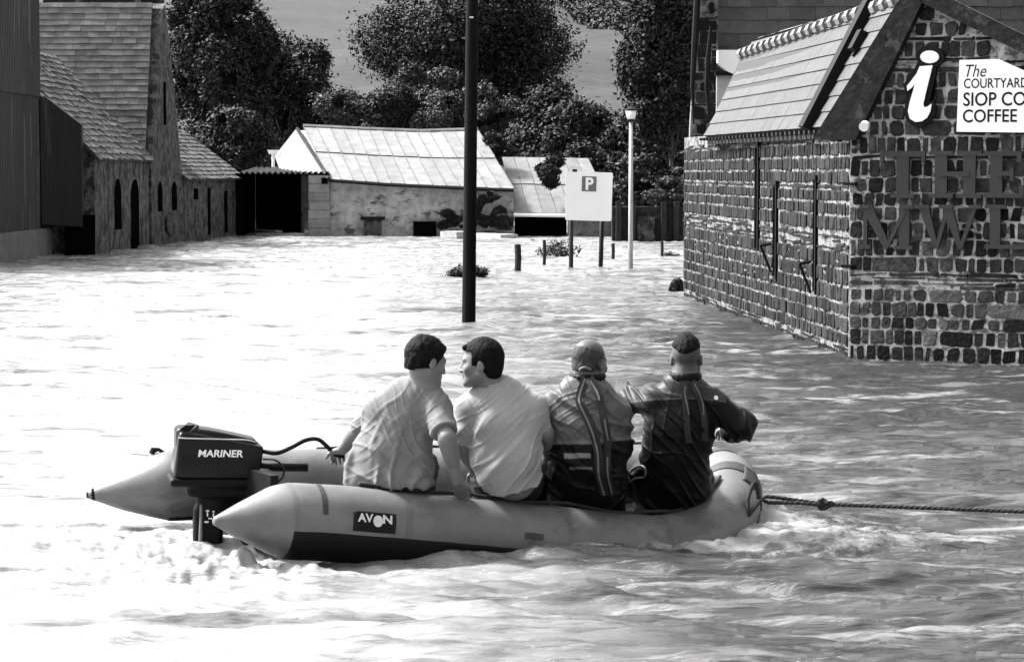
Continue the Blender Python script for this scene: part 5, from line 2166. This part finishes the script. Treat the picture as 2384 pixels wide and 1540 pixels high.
def hair_sdf(c, yaw, pitch, roll, thick, line, h=0.004, sc=1.0, top=0.0, tuft=0.0, seed=1, lo=-0.11):
    """close-cropped hair: a shell over the cranium; line(x, y, z) < 0 where hair grows (head space)"""
    R_, F_, U_ = head_axes(yaw, pitch, roll)
    s = Sdf(tuple(c - Vector((.17, .17, .17))), tuple(c + Vector((.17, .17, .17))), h)
    ax = [tuple(R_), tuple(F_), tuple(U_)]
    s.ell(tuple(c + (F_ * -0.014 + U_ * 0.034) * sc), (0.074 * sc + thick, 0.097 * sc + thick, 0.084 * sc + thick + top), ax, 0)
    s.ell(tuple(c + (F_ * -0.050 + U_ * -0.035) * sc), (0.058 * sc + thick * .6, 0.050 * sc + thick * .8, 0.06 * sc), ax, 0.03)
    g = [s.lo[i] + s.h * np.arange(s.n[i], dtype=np.float32) for i in range(3)]
    X_, Y_, Z_ = np.meshgrid(*g, indexing='ij')
    dx, dy, dz = X_ - c.x, Y_ - c.y, Z_ - c.z
    lx = (dx * R_.x + dy * R_.y + dz * R_.z) / sc
    ly = (dx * F_.x + dy * F_.y + dz * F_.z) / sc
    lz = (dx * U_.x + dy * U_.y + dz * U_.z) / sc
    s.F = np.maximum(s.F, line(lx, ly, lz))
    s.F = s.F - tuft * (fbm(lx * 55, ly * 55, lz * 40, oct=2, seed=seed) - 0.5).astype(np.float32)
    return s


def hand(s, wrist, direction, palm_n, size=1.0, curl=0.5, left=False):
    """palm, four separate bent fingers and a thumb; direction: wrist to knuckles, palm_n: out of the palm"""
    D_ = Vector(direction).normalized()
    N_ = (Vector(palm_n) - D_ * Vector(palm_n).dot(D_)).normalized()
    S_ = D_.cross(N_).normalized() * (1 if left else -1)        # towards the thumb
    w = Vector(wrist)
    s.seg(tuple(w), tuple(w + D_ * 0.045 * size), 0.027, 0.034, 0.015, flat=tuple(N_), ff=0.55)
    s.seg(tuple(w + D_ * 0.03 * size + S_ * 0.012), tuple(w + D_ * 0.085 * size), 0.034, 0.040, 0.012, flat=tuple(N_), ff=0.38)
    for i, (off, ln) in enumerate(((0.030, 0.072), (0.011, 0.080), (-0.009, 0.075), (-0.028, 0.060))):
        k0 = w + D_ * 0.088 * size + S_ * off
        a = curl * (0.5 + 0.12 * i)
        d1 = D_ * math.cos(a) + N_ * math.sin(a) + S_ * off * 2.0
        k1 = k0 + d1.normalized() * ln * 0.46
        a2 = a + curl * 0.9
        k2 = k1 + (D_ * math.cos(a2) + N_ * math.sin(a2)) * ln * 0.32
        a3 = a2 + curl * 0.7
        k3 = k2 + (D_ * math.cos(a3) + N_ * math.sin(a3)) * ln * 0.24
        s.seg(tuple(k0 - D_ * 0.015), tuple(k1), 0.0095, 0.0090, 0.004)
        s.seg(tuple(k1), tuple(k2), 0.0090, 0.0082, 0.002)
        s.seg(tuple(k2), tuple(k3), 0.0082, 0.0068, 0.002)
    t0 = w + D_ * 0.028 + S_ * 0.030
    t1 = t0 + (D_ * 0.55 + S_ * 0.75 + N_ * 0.25).normalized() * 0.040
    t2 = t1 + (D_ * 0.8 + S_ * 0.35 + N_ * 0.5).normalized() * 0.032
    s.seg(tuple(t0), tuple(t1), 0.015, 0.011, 0.012)
    s.seg(tuple(t1), tuple(t2), 0.011, 0.008, 0.003)


def folds(V, seed, dirs, amp, lo=0.0):
    """cloth folds: ridges running along the given directions"""
    r = np.zeros(len(V))
    for i, (ax, az, along, across, a) in enumerate(dirs):
        n_ = math.hypot(ax, az)
        ax, az = ax / n_, az / n_
        wob = 0.05 * (vnoise(V[:, 0] * 7, V[:, 2] * 7, V[:, 1] * 4, seed=seed + 40) - 0.5)
        u_ = (V[:, 0] * ax + V[:, 2] * az)
        w_ = (-V[:, 0] * az + V[:, 2] * ax) + wob
        n1 = vnoise(u_ * along + i * 7, w_ * across + 3.1 * i, V[:, 1] * 3, seed=seed + i)
        n1 = n1 * 2 - 1
        msk = vnoise(V[:, 0] * 5 + i, V[:, 2] * 5, V[:, 1] * 5, seed=seed + 60 + i)
        r += a * (1.5 * np.exp(-(n1 / 0.20) ** 2) - 0.45) * (0.25 + 1.2 * msk)
    return amp * r


def pt(t):
    return P(*t)


def surf(V, u, v, off=0.006, rad=7.0):
    pu = 1192 + FD * V[:, 0] / V[:, 1]
    # exact projection
    dy = V[:, 1] * math.cos(PITCH) - (V[:, 2] - CAMZ) * math.sin(PITCH)
    uu = 1192 + FD * V[:, 0] / dy
    vv = 770 - FD * (V[:, 1] * math.sin(PITCH) + (V[:, 2] - CAMZ) * math.cos(PITCH)) / dy
    m_ = (np.abs(uu - u) < rad) & (np.abs(vv - v) < rad)
    if not m_.any():
        return P(u, v, 12.0)
    d = np.percentile(V[m_, 1], 12)
    p = P(u, v, d)
    p.y -= off
    return p


def ribbon(name, V, pts, width, m_, parent, off=0.006, thick=0.003, n=8):
    q = catmull([tuple(surf(V, u, v, off)) for u, v in pts], n)
    mb = MB()
    vs = []
    N_ = len(q)
    for i in range(N_):
        t = Vector(q[min(i + 1, N_ - 1)]) - Vector(q[max(i - 1, 0)])
        s = t.cross(Vector((0, 1, 0))).normalized() * width / 2
        c = Vector(q[i])
        vs += [c - s, c + s, c + s + Vector((0, thick, 0)), c - s + Vector((0, thick, 0))]
    fs = []
    for i in range(N_ - 1):
        for j in range(4):
            fs.append((i * 4 + j, i * 4 + (j + 1) % 4, (i + 1) * 4 + (j + 1) % 4, (i + 1) * 4 + j))
    fs += [(3, 2, 1, 0), ((N_ - 1) * 4, (N_ - 1) * 4 + 1, (N_ - 1) * 4 + 2, (N_ - 1) * 4 + 3)]
    mb.add(vs, fs)
    return obj(name, mb, m_, parent, smooth=False)


def man(spec):
    """spec: joints in picture units with a distance each"""
    g = {k: pt(v) for k, v in spec['j'].items()}
    root = thing('person', spec['label'], 'person', tuple(g['hip_l'].lerp(g['hip_r'], 0.5)), 'men in the boat')
    fw = Vector(spec.get('face', (0, 1, 0))).normalized()
    allp = list(g.values())
    lo = Vector((min(p.x for p in allp) - .26, min(p.y for p in allp) - .30, min(min(p.z for p in allp) - .16, -0.05)))
    hi = Vector((max(p.x for p in allp) + .26, max(p.y for p in allp) + .30, g['head'].z + .20))
    # --- body
    s = Sdf(tuple(lo), tuple(hi), 0.005)
    spine = spec['spine']
    sp = [(pt(a[:3]), a[3]) for a in spine]
    for (a, ra), (b, rb_) in zip(sp[:-1], sp[1:]):
        s.seg(a, b, ra * 0.86, rb_ * 0.86, 0.03, flat=fw, ff=0.58)
    s.seg(g['sh_l'], g['neck'], 0.055, 0.06, 0.05)
    s.seg(g['sh_r'], g['neck'], 0.055, 0.06, 0.05)
    R_, F_, U_ = head_axes(*spec['head'])
    s.seg(g['neck'], g['head'] - U_ * 0.055 - F_ * 0.025, 0.060, 0.056, 0.035)
    add_head(s, g['head'], *spec['head'], sc=spec.get('hs', 1.0))
    for sd2 in ('l', 'r'):
        s.seg(g['sh_' + sd2], g['el_' + sd2], 0.050, 0.041, 0.02)
        s.seg(g['el_' + sd2], g['wr_' + sd2], 0.042, 0.028, 0.012)
        s.seg(g['el_' + sd2].lerp(g['wr_' + sd2], 0.12), g['el_' + sd2].lerp(g['wr_' + sd2], 0.45), 0.045, 0.038, 0.02)
        hd, hn, cu = spec['hand_' + sd2]
        hand(s, g['wr_' + sd2], hd, hn, 1.0, cu, left=(sd2 == 'l'))
        s.seg(g['hip_' + sd2], g['kn_' + sd2], 0.082, 0.056, 0.04)
        s.seg(g['kn_' + sd2], g['an_' + sd2], 0.054, 0.038, 0.02)
    hc = g['head']

    def stub(V):
        t = np.ones(len(V))
        if spec.get('stubble'):
            d = V - np.array(tuple(hc))
            lx, ly, lz = d @ np.array(R_), d @ np.array(F_), d @ np.array(U_)
            m_ = spec['stubble'](lx, ly, lz)
            t = t * m_
        return t
    body = sdf_obj('body', s, M['skin'], root, 2, tonef=stub)
    # --- trousers and shoes
    s = Sdf(tuple(lo), tuple(Vector((hi.x, hi.y, sp[0][0].z + 0.2))), 0.008)
    s.seg(g['hip_l'], g['hip_r'], 0.115, 0.115, 0.03)
    for sd2 in ('l', 'r'):
        s.seg(g['hip_' + sd2], g['kn_' + sd2], 0.105, 0.075, 0.04)
        s.seg(g['kn_' + sd2], g['an_' + sd2], 0.075, 0.055, 0.03)
    tr = sdf_obj('trousers', s, spec.get('leg_mat', M['jeans']), root, 2, tonef=lambda V: np.full(len(V), spec.get('leg_tone', 1.0)),
                 disp=lambda V, N: folds(V, 5, [(1, 0.2, 4, 26, 1)], 0.004))
    for sd2 in ('l', 'r'):
        s = Sdf(tuple(g['an_' + sd2] - Vector((.15, .15, .15))), tuple(g['an_' + sd2] + Vector((.15, .32, .1))), 0.008)
        a = g['an_' + sd2] - Vector((0, 0, 0.045))
        s.seg(a - fw * 0.03, a + fw * 0.15, 0.042, 0.036, 0.02, flat=(0, 0, 1), ff=0.8)
        s.seg(a, a + Vector((0, 0, 0.05)), 0.044, 0.045, 0.02)
        sdf_obj('shoe', s, M['shoe'], root, 2)
    # --- upper garment
    s = Sdf(tuple(lo), tuple(hi), 0.005)
    th = spec.get('cloth', 0.012)
    for (a, ra), (b, rb_) in zip(sp[:-1], sp[1:]):
        s.seg(a, b, ra + th, rb_ + th, 0.035, flat=fw, ff=spec.get('ff', 0.64))
    s.seg(g['sh_l'], g['neck'] - Vector((0, 0, 0.015)), 0.062 + th * 0.6, 0.055 + th * .5, 0.05)
    s.seg(g['sh_r'], g['neck'] - Vector((0, 0, 0.015)), 0.062 + th * 0.6, 0.055 + th * .5, 0.05)
    for e in spec.get('extra', ()):
        s.seg(pt(e[0]), pt(e[1]), e[2], e[3], 0.04, flat=fw, ff=e[4] if len(e) > 4 else 0.6)
    if spec['hem_cut']:
        p_, n_ = spec['hem_cut']
        s.cut(tuple(pt(p_)), n_, 0.006)
    F0 = s.F
    sl_ = Sdf(tuple(lo), tuple(hi), 0.005)
    for sd2 in ('l', 'r'):
        fr, r1, r2 = spec['sleeve_' + sd2]
        a, b = g['sh_' + sd2], g['el_' + sd2]
        if fr <= 1:
            sl_.seg(a, a.lerp(b, fr), r1, r2, 0.03)
        else:
            w_ = g['wr_' + sd2]
            sl_.seg(a, b, r1, r2, 0.03)
            sl_.seg(b, b.lerp(w_, fr - 1), r2, r2 * 0.82, 0.03)
    s.F = smin(F0, sl_.F, 0.03)
    # sleeve ends are cut square across the arm, in a ball round the cuff only
    g3 = [s.lo[i] + s.h * np.arange(s.n[i], dtype=np.float32) for i in range(3)]
    X_, Y_, Z_ = np.meshgrid(*g3, indexing='ij', sparse=True)
    for sd2 in ('l', 'r'):
        fr, r1, r2 = spec['sleeve_' + sd2]
        a, b = (g['sh_' + sd2], g['el_' + sd2]) if fr <= 1 else (g['el_' + sd2], g['wr_' + sd2])
        f_ = fr if fr <= 1 else fr - 1
        e = a.lerp(b, f_)
        n_ = (b - a).normalized()
        dpl = (X_ - e.x) * n_.x + (Y_ - e.y) * n_.y + (Z_ - e.z) * n_.z
        ball = np.sqrt((X_ - e.x) ** 2 + (Y_ - e.y) ** 2 + (Z_ - e.z) ** 2) - (r2 + 0.065)
        s.F = np.where((ball < 0) & (F0 > -0.0), np.maximum(s.F, dpl), s.F)
        # hollow cuff so that the arm comes out of the sleeve
        s.sub_done = True
    # neck opening
    nk = g['neck'] + Vector((0, 0, 0.035))
    s.ell(tuple(nk.lerp(g['head'], 0.30)), (0.062, 0.062, 0.05), None, 0.008, op='s')
    top = sdf_obj(spec['top_name'], s, spec['top_mat'], root, spec.get('relax', 2), tonef=spec.get('tonef'), disp=spec.get('disp'))
    TV = np.empty(len(top.data.vertices) * 3, dtype=np.float32)
    top.data.vertices.foreach_get('co', TV)
    TV = TV.reshape(-1, 3) + np.array(tuple(root.location))
    return root, g, top, TV


def uv_of(V):
    dy = V[:, 1] * math.cos(PITCH) - (V[:, 2] - CAMZ) * math.sin(PITCH)
    uu = 1192 + FD * V[:, 0] / dy
    vv = 770 - FD * (V[:, 1] * math.sin(PITCH) + (V[:, 2] - CAMZ) * math.cos(PITCH)) / dy
    return uu, vv


# man one: grey tee, dark hair, looking right
z_at = lambda v, d: P(1192, v, d).z


def disp1(V, N):
    lowm = np.clip((0.78 - V[:, 2]) / 0.4, 0.2, 1)
    f = folds(V, 3, [(0.25, 1, 2.2, 13, 0.8), (-0.5, 1, 3.0, 17, 0.5), (1, -0.5, 3, 15, 0.3)], 0.019)
    return f * lowm + folds(V, 77, [(1, 0.8, 5, 38, 1), (-0.5, 1, 3, 33, 0.8)], 0.0020)


J1 = dict(hip_l=(868, 1112, 11.86), hip_r=(950, 1116, 11.86), kn_l=(850, 1085, 12.30), kn_r=(985, 1085, 12.30), an_l=(850, 1185, 12.33), an_r=(985, 1190, 12.32),
          sh_l=(884, 955, 11.86), sh_r=(1018, 950, 11.80), neck=(984, 908, 11.84), head=(993, 842, 11.84),
          el_l=(834, 1004, 12.08), wr_l=(797, 1046, 12.34), el_r=(1040, 1018, 11.66), wr_r=(1065, 1118, 11.78))
m1, g1, t1_, TV1 = man(dict(
    label='dark haired man in grey T-shirt nearest the motor, arm propped on the tube', j=J1, face=(0.05, 1, 0),
    spine=[(905, 1112, 11.84, .20), (914, 1060, 11.84, .175), (932, 990, 11.85, .155), (955, 945, 11.85, .14)],
    head=(58, 14, 4), hand_l=((-0.3, 0.9, -0.25), (0.1, -0.1, -1), 0.9), hand_r=((0.15, 0.75, -0.6), (0, -0.2, -1), 0.35),
    cloth=0.012, ff=0.66, hem_cut=((900, 1131, 11.8), (0, 0, -1)), sleeve_l=(0.86, 0.072, 0.060), sleeve_r=(0.80, 0.070, 0.066),
    extra=(((822, 1068, 11.82), (815, 1118, 11.82), 0.015, 0.03, 0.6), ((968, 1050, 11.86), (972, 1112, 11.86), 0.07, 0.075, 0.8)), top_name='t_shirt', top_mat=M['tee'], disp=disp1))

ml = lambda x, y, z: np.maximum(np.where(np.abs(x) > 0.045, np.maximum(y - 0.028, 0), 0) * 3 + (-(z) - 0.055 + 0.45 * np.maximum(np.abs(x) - 0.02, 0)), np.minimum(y - 0.020, 0.074 - z) if False else np.where(z < 0.062, y - 0.022 - np.clip(0.030 * (z + 0.01) / 0.06, -0.02, 0.03), -1.0))
hs = hair_sdf(g1['head'], 58, 14, 4, 0.012, ml, top=0.006, tuft=0.011, seed=8)
R_, F_, U_ = head_axes(58, 14, 4)
hs.ell(tuple(g1['head'] + F_ * 0.078 + U_ * 0.085), (0.02, 0.022, 0.018), None, 0.02)
sdf_obj('hair', hs, M['hair'], m1, 1)
ribbon('seam', TV1, [(966, 893), (990, 899), (1010, 903)], 0.008, M['tee'], t1_, 0.004)
ribbon('shirt_tail_edge', TV1, [(964, 1064), (975, 1084), (992, 1102), (1004, 1110)], 0.008, M['tee'], t1_, 0.006)
mb = MB()
# trailing cord in his hand
hp = g1['wr_l'] + Vector((-0.02, 0.09, -0.04))


# man two: white collared shirt, face in profile to the left
def disp2(V, N):
    f = folds(V, 13, [(-1, -1.05, 1.6, 12, 1.0), (-0.6, -1, 2.5, 20, 0.45)], 0.022)
    lowm = np.clip((0.75 - V[:, 2]) / 0.3, 0.10, 1)
    return f * lowm + folds(V, 77, [(1, 0.8, 5, 38, 1), (-0.5, 1, 3, 33, 0.8)], 0.0020)


J2 = dict(hip_l=(1155, 1118, 12.14), hip_r=(1212, 1118, 12.14), kn_l=(1130, 1100, 12.48), kn_r=(1245, 1095, 12.50), an_l=(1125, 1200, 12.50), an_r=(1245, 1200, 12.52),
          sh_l=(1094, 952, 12.0), sh_r=(1240, 948, 12.0), neck=(1150, 902, 12.0), head=(1120, 846, 11.97),
          el_l=(1082, 1040, 12.0), wr_l=(1105, 1095, 12.2), el_r=(1268, 1005, 12.02), wr_r=(1277, 1058, 12.2))
m2, g2, t2_, TV2 = man(dict(
    label='man in loose white collared shirt, clean profile facing left, second from the motor', j=J2, face=(-0.05, 1, 0),
    spine=[(1196, 1112, 12.0, .135), (1180, 1062, 11.98, .17), (1178, 990, 11.99, .165), (1168, 945, 12.0, .14)],
    head=(-82, 2, 0), hand_l=((0.4, 0.6, -0.7), (0, 0.2, -1), 0.5), hand_r=((0.0, 0.7, -0.7), (-0.3, 0, -1), 0.5),
    cloth=0.014, ff=0.68, hem_cut=((1190, 1151, 11.9), (0.22, 0, -1)), sleeve_l=(0.98, 0.074, 0.062), sleeve_r=(0.98, 0.066, 0.050),
    extra=(((1128, 1062, 11.98), (1150, 1100, 11.98), 0.06, 0.06, 0.8), ((1170, 1110, 11.97), (1200, 1140, 11.95), 0.11, 0.10, 0.7), ((1225, 1060, 12.0), (1218, 1120, 12.0), 0.075, 0.07, 0.8)),
    top_name='polo_shirt', top_mat=M['polo'], disp=disp2))
ml2 = lambda x, y, z: np.where(z > 0.066, y - 0.090, np.where(z > -0.006, y - 0.036 + 0.0 * z, y + 0.012)) + np.maximum(-z - 0.062, 0) * 4
hs = hair_sdf(g2['head'], -82, 2, 0, 0.009, ml2, top=0.008, tuft=0.007, seed=9)
R_, F_, U_ = head_axes(-82, 2, 0)
hs.seg(tuple(g2['head'] + F_ * 0.075 + U_ * 0.085 - R_ * 0.03), tuple(g2['head'] + F_ * 0.075 + U_ * 0.085 + R_ * 0.03), 0.014, 0.014, 0.015)
sdf_obj('hair', hs, M['hair'], m2, 1)
s = Sdf(tuple(g2['neck'] - Vector((.15, .15, .1))), tuple(g2['neck'] + Vector((.15, .15, .12))), 0.004)
nk = g2['neck'] + Vector((0.01, 0.01, 0.012))
for i in range(14):
    a0, a1 = math.radians(140 + i * 19), math.radians(140 + (i + 1) * 19)
    s.seg(tuple(nk + Vector((math.cos(a0) * .088, math.sin(a0) * .078, .002))), tuple(nk + Vector((math.cos(a1) * .088, math.sin(a1) * .078, .002))), 0.016, 0.016, 0.01)
    s.seg(tuple(nk + Vector((math.cos(a0) * .072, math.sin(a0) * .063, .022))), tuple(nk + Vector((math.cos(a1) * .072, math.sin(a1) * .063, .022))), 0.011, 0.011, 0.01)
sdf_obj('collar', s, M['polo'], m2, 1)
# eye and eyebrow of the profile
R_, F_, U_ = head_axes(-82, 2, 0)
for e in (1, -1):
    mb = MB()
    b_ = [g2['head'] + F_ * (0.094 - 0.012 * k) + U_ * (0.026 + 0.002 * k) + R_ * e * (0.016 + 0.009 * k) for k in range(4)]
    mb.tube(b_, [0.003, 0.0045, 0.004, 0.002], 6)
    obj('eyebrow', mb, M['hair'], m2, smooth=True)
    mb = MB()
    ec = g2['head'] + F_ * 0.0895 + U_ * 0.0015 + R_ * e * 0.030
    mb.tube([ec - R_ * 0.008, ec, ec + R_ * 0.008], [0.001, 0.0036, 0.001], 6)
    obj('eye', mb, M['hair'], m2, smooth=True)


# man three: balding, pale-shouldered dry suit with hanging straps
def tone3(V):
    uu, vv = uv_of(V)
    line = 1024 + 5 * np.sin((uu - 1280) / 60) - 0.06 * (uu - 1360)
    t = np.where(vv < line - 4, 1.0, 0.04)
    t = np.where(np.abs(vv - line) < 4.5, 1.5, t)
    t = np.where(np.abs(vv - line - 9) < 3, 0.06, t)
    t = np.where((vv > 1054) & (vv < 1066) & (uu > 1313) & (uu < 1374), 2.2, t)
    t = np.where((vv > 1086) & (vv < 1092) & (uu > 1325) & (uu < 1380), 1.2, t)
    return t


def disp3(V, N):
    return folds(V, 23, [(1, -0.45, 2.0, 17, 0.9), (1, -0.9, 2.6, 22, 0.5), (0.3, 1, 3, 18, 0.2)], 0.013) + folds(V, 78, [(1, 0.5, 5, 40, 1), (-0.5, 1, 3, 33, 0.8)], 0.0018)


def stub3(x, y, z):
    side_ = np.clip((0.085 - z) / 0.03, 0, 1) * np.clip((0.02 - y) / 0.02, 0, 1) * np.clip((z + 0.06) / 0.02, 0, 1)
    side_ = side_ * (np.abs(x) < 0.084)
    return (1 - 0.72 * side_) * np.where(z > 0.02, 0.5, 0.8)


J3 = dict(hip_l=(1325, 1122, 12.36), hip_r=(1410, 1122, 12.36), kn_l=(1310, 1120, 12.65), kn_r=(1430, 1115, 12.66), an_l=(1310, 1215, 12.67), an_r=(1430, 1215, 12.68),
          sh_l=(1286, 952, 12.15), sh_r=(1424, 955, 12.17), neck=(1366, 900, 12.15), head=(1373, 844, 12.16),
          el_l=(1294, 1040, 12.30), wr_l=(1320, 1075, 12.55), el_r=(1442, 1045, 12.28), wr_r=(1430, 1070, 12.55))
m3, g3_, t3_, TV3 = man(dict(
    label='balding man in pale shouldered dry suit with long hanging straps, third from the motor', j=J3, face=(0.08, 1, 0),
    spine=[(1362, 1118, 12.30, .185), (1366, 1085, 12.22, .178), (1368, 1040, 12.13, .17), (1364, 985, 12.13, .185), (1362, 945, 12.14, .15)],
    head=(38, 8, 0), hand_l=((0.2, 0.9, -0.2), (0, 0, -1), 0.6), hand_r=((-0.1, 0.9, -0.2), (0, 0, -1), 0.6),
    cloth=0.016, ff=0.66, hem_cut=None, sleeve_l=(1.9, 0.080, 0.068), sleeve_r=(1.9, 0.080, 0.068),
    top_name='dry_suit', top_mat=M['suit'], tonef=tone3, disp=disp3, leg_mat=M['suit'], leg_tone=0.08, stubble=stub3))
hs = hair_sdf(g3_['head'], 38, 8, 0, 0.004, lambda x, y, z: np.maximum(z - 0.062 + 0.25 * (y + 0.03), np.maximum(y - 0.012, -z - 0.045)), tuft=0.006, seed=12)
sdf_obj('hair', hs, mat('grey_stubble', 0.028, 0.8, 0.5, 60, 0.5, 150), m3, 1)


def neck_seal(g, parent, m_, r=0.066, hgt=0.035, dz=0.02, k=0.014):
    s = Sdf(tuple(g['neck'] - Vector((.16, .16, .12))), tuple(g['neck'] + Vector((.16, .16, .15))), 0.004)
    c = g['neck'].lerp(g['head'], 0.16) + Vector((0, 0, dz - 0.02))
    for i in range(18):
        a0, a1 = i * math.pi / 9, (i + 1) * math.pi / 9
        for q in (0, 1):
            s.seg(tuple(c + Vector((math.cos(a0) * r, math.sin(a0) * r, q * hgt))), tuple(c + Vector((math.cos(a1) * r, math.sin(a1) * r, q * hgt))), k, k * (0.9), 0.012)
    return sdf_obj('collar', s, m_, parent, 2)


neck_seal(g3_, m3, M['rubber'], r=0.080, hgt=0.03, dz=0.025)
ribbon('strap', TV3, [(1366, 872), (1352, 915), (1352, 940), (1376, 990), (1388, 1030), (1393, 1062), (1396, 1105), (1408, 1150)], 0.044, M['webbing_dark'], t3_, 0.010)
ribbon('strap_edge', TV3, [(1362, 880), (1349, 918), (1350, 940), (1373, 990), (1386, 1030), (1392, 1062), (1394, 1105), (1407, 1152)], 0.010, M['webbing'], t3_, 0.016)
ribbon('strap', TV3, [(1372, 875), (1392, 915), (1400, 945), (1408, 985), (1414, 1022), (1413, 1062), (1414, 1105), (1428, 1150)], 0.038, M['webbing_dark'], t3_, 0.010)
ribbon('strap_edge', TV3, [(1374, 885), (1390, 912), (1395, 930)], 0.010, M['webbing'], t3_, 0.016)
ribbon('strap_edge', TV3, [(1407, 975), (1412, 1005), (1416, 1024)], 0.009, M['webbing'], t3_, 0.016)
ribbon('strap_edge', TV3, [(1414, 1062), (1415, 1105), (1425, 1148)], 0.009, M['webbing'], t3_, 0.016)
mb = MB()
c = surf(TV3, 1362, 868, 0.02)
k = [c + Vector((math.cos(a) * 0.028 - 0.0, 0, 0.012 + math.sin(a) * 0.018)) for a in np.linspace(0.2, math.pi - 0.1, 9)]
mb.tube(k, 0.007, 8)
obj('collar_loop', mb, M['webbing'], m3, smooth=True)


# man four: flat-topped hair, dark dry suit, arms out
def tone4(V):
    uu, vv = uv_of(V)
    line = 930 + 0.0006 * (uu - 1585) ** 2
    t = np.where(vv < line, 0.42, 0.035)
    t = np.where((vv > line + 18) & (vv < 1000) & (uu > 1500) & (uu < 1600), 0.11, t)
    t = np.where(np.abs(vv - line - 7) < 8, 0.05, t)
    t = np.where(np.abs(vv - line + 3) < 1.6, 0.8, t)
    t = np.where((uu > 1690), 0.035, t)
    return t


def disp4(V, N):
    return folds(V, 33, [(0.75, -1, 2.0, 19, 1.0), (1, -0.3, 2.8, 20, 0.4), (0.2, 1, 3, 18, 0.3)], 0.009)


def stub4(x, y, z):
    side_ = np.clip((z + 0.085) / 0.03, 0, 1) * np.clip((0.035 - y) / 0.02, 0, 1) * (np.abs(x) < 0.082)
    return 1 - 0.62 * side_


J4 = dict(hip_l=(1520, 1128, 12.56), hip_r=(1605, 1128, 12.56), kn_l=(1500, 1105, 12.85), kn_r=(1625, 1110, 12.86), an_l=(1500, 1200, 12.87), an_r=(1620, 1200, 12.88),
          sh_l=(1527, 935, 12.38), sh_r=(1657, 940, 12.38), neck=(1594, 888, 12.36), head=(1598, 834, 12.37),
          el_l=(1462, 930, 12.55), wr_l=(1446, 906, 12.78), el_r=(1726, 992, 12.36), wr_r=(1700, 1000, 12.62))
m4, g4, t4_, TV4 = man(dict(
    label='crew cut man in dark dry suit nearest the bow, with his elbow out', j=J4, face=(0.03, 1, 0),
    spine=[(1560, 1128, 12.52, .18), (1572, 1085, 12.44, .155), (1574, 1040, 12.38, .158), (1582, 985, 12.37, .165), (1590, 945, 12.37, .145)],
    head=(6, 4, 0), hand_l=((0.0, 0.9, -0.15), (0, 0, -1), 0.5), hand_r=((-0.3, 0.9, -0.1), (0, 0, -1), 0.6),
    cloth=0.016, ff=0.66, hem_cut=None, sleeve_l=(1.92, 0.080, 0.070), sleeve_r=(1.92, 0.080, 0.072),
    extra=(((1490, 1115, 12.55), (1478, 1130, 12.55), 0.06, 0.06, 0.9),),
    top_name='dry_suit', top_mat=M['suit'], tonef=tone4, disp=disp4, leg_mat=M['suit'], leg_tone=0.08, stubble=stub4, hs=0.98))
hs = hair_sdf(g4['head'], 6, 4, 0, 0.007, lambda x, y, z: 0.050 + 0.25 * y - z + 0.3 * np.abs(x), top=0.012, tuft=0.008, seed=14, sc=0.98)
sdf_obj('hair', hs, M['hair'], m4, 1)
neck_seal(g4, m4, M['rubber'], r=0.070, hgt=0.016)
nb = neck_seal(g4, m4, M['white'], r=0.072, hgt=0.002, dz=0.034, k=0.009)
nb.name = 'collar_band'
ribbon('strap', TV4, [(1592, 880), (1594, 905), (1596, 950), (1600, 1000), (1604, 1030)], 0.032, M['webbing_dark'], t4_, 0.010)
ribbon('strap', TV4, [(1612, 885), (1622, 910), (1634, 945), (1640, 985), (1641, 1025)], 0.032, M['webbing_dark'], t4_, 0.010)
ribbon('strap_edge', TV4, [(1596, 898), (1594, 915), (1600, 945), (1604, 965)], 0.006, M['webbing'], t4_, 0.015)
ribbon('strap_edge', TV4, [(1616, 892), (1628, 915), (1636, 940), (1638, 965)], 0.006, M['webbing'], t4_, 0.015)
mb = MB()
c = surf(TV4, 1667, 925, 0.012)
mb.tube([c, c + Vector((0, 0.02, 0))], 0.011, 10)
obj('reflector', mb, M['white'], m4)
mb = MB()
lp = [surf(TV4, u, v, 0.02) for u, v in ((1458, 1108), (1472, 1092), (1490, 1082), (1502, 1090), (1500, 1108), (1480, 1112), (1462, 1120))]
mb.tube(catmull([tuple(p) for p in lp], 5), 0.006, 6)
obj('waist_cord', mb, M['webbing'], m4, smooth=True)
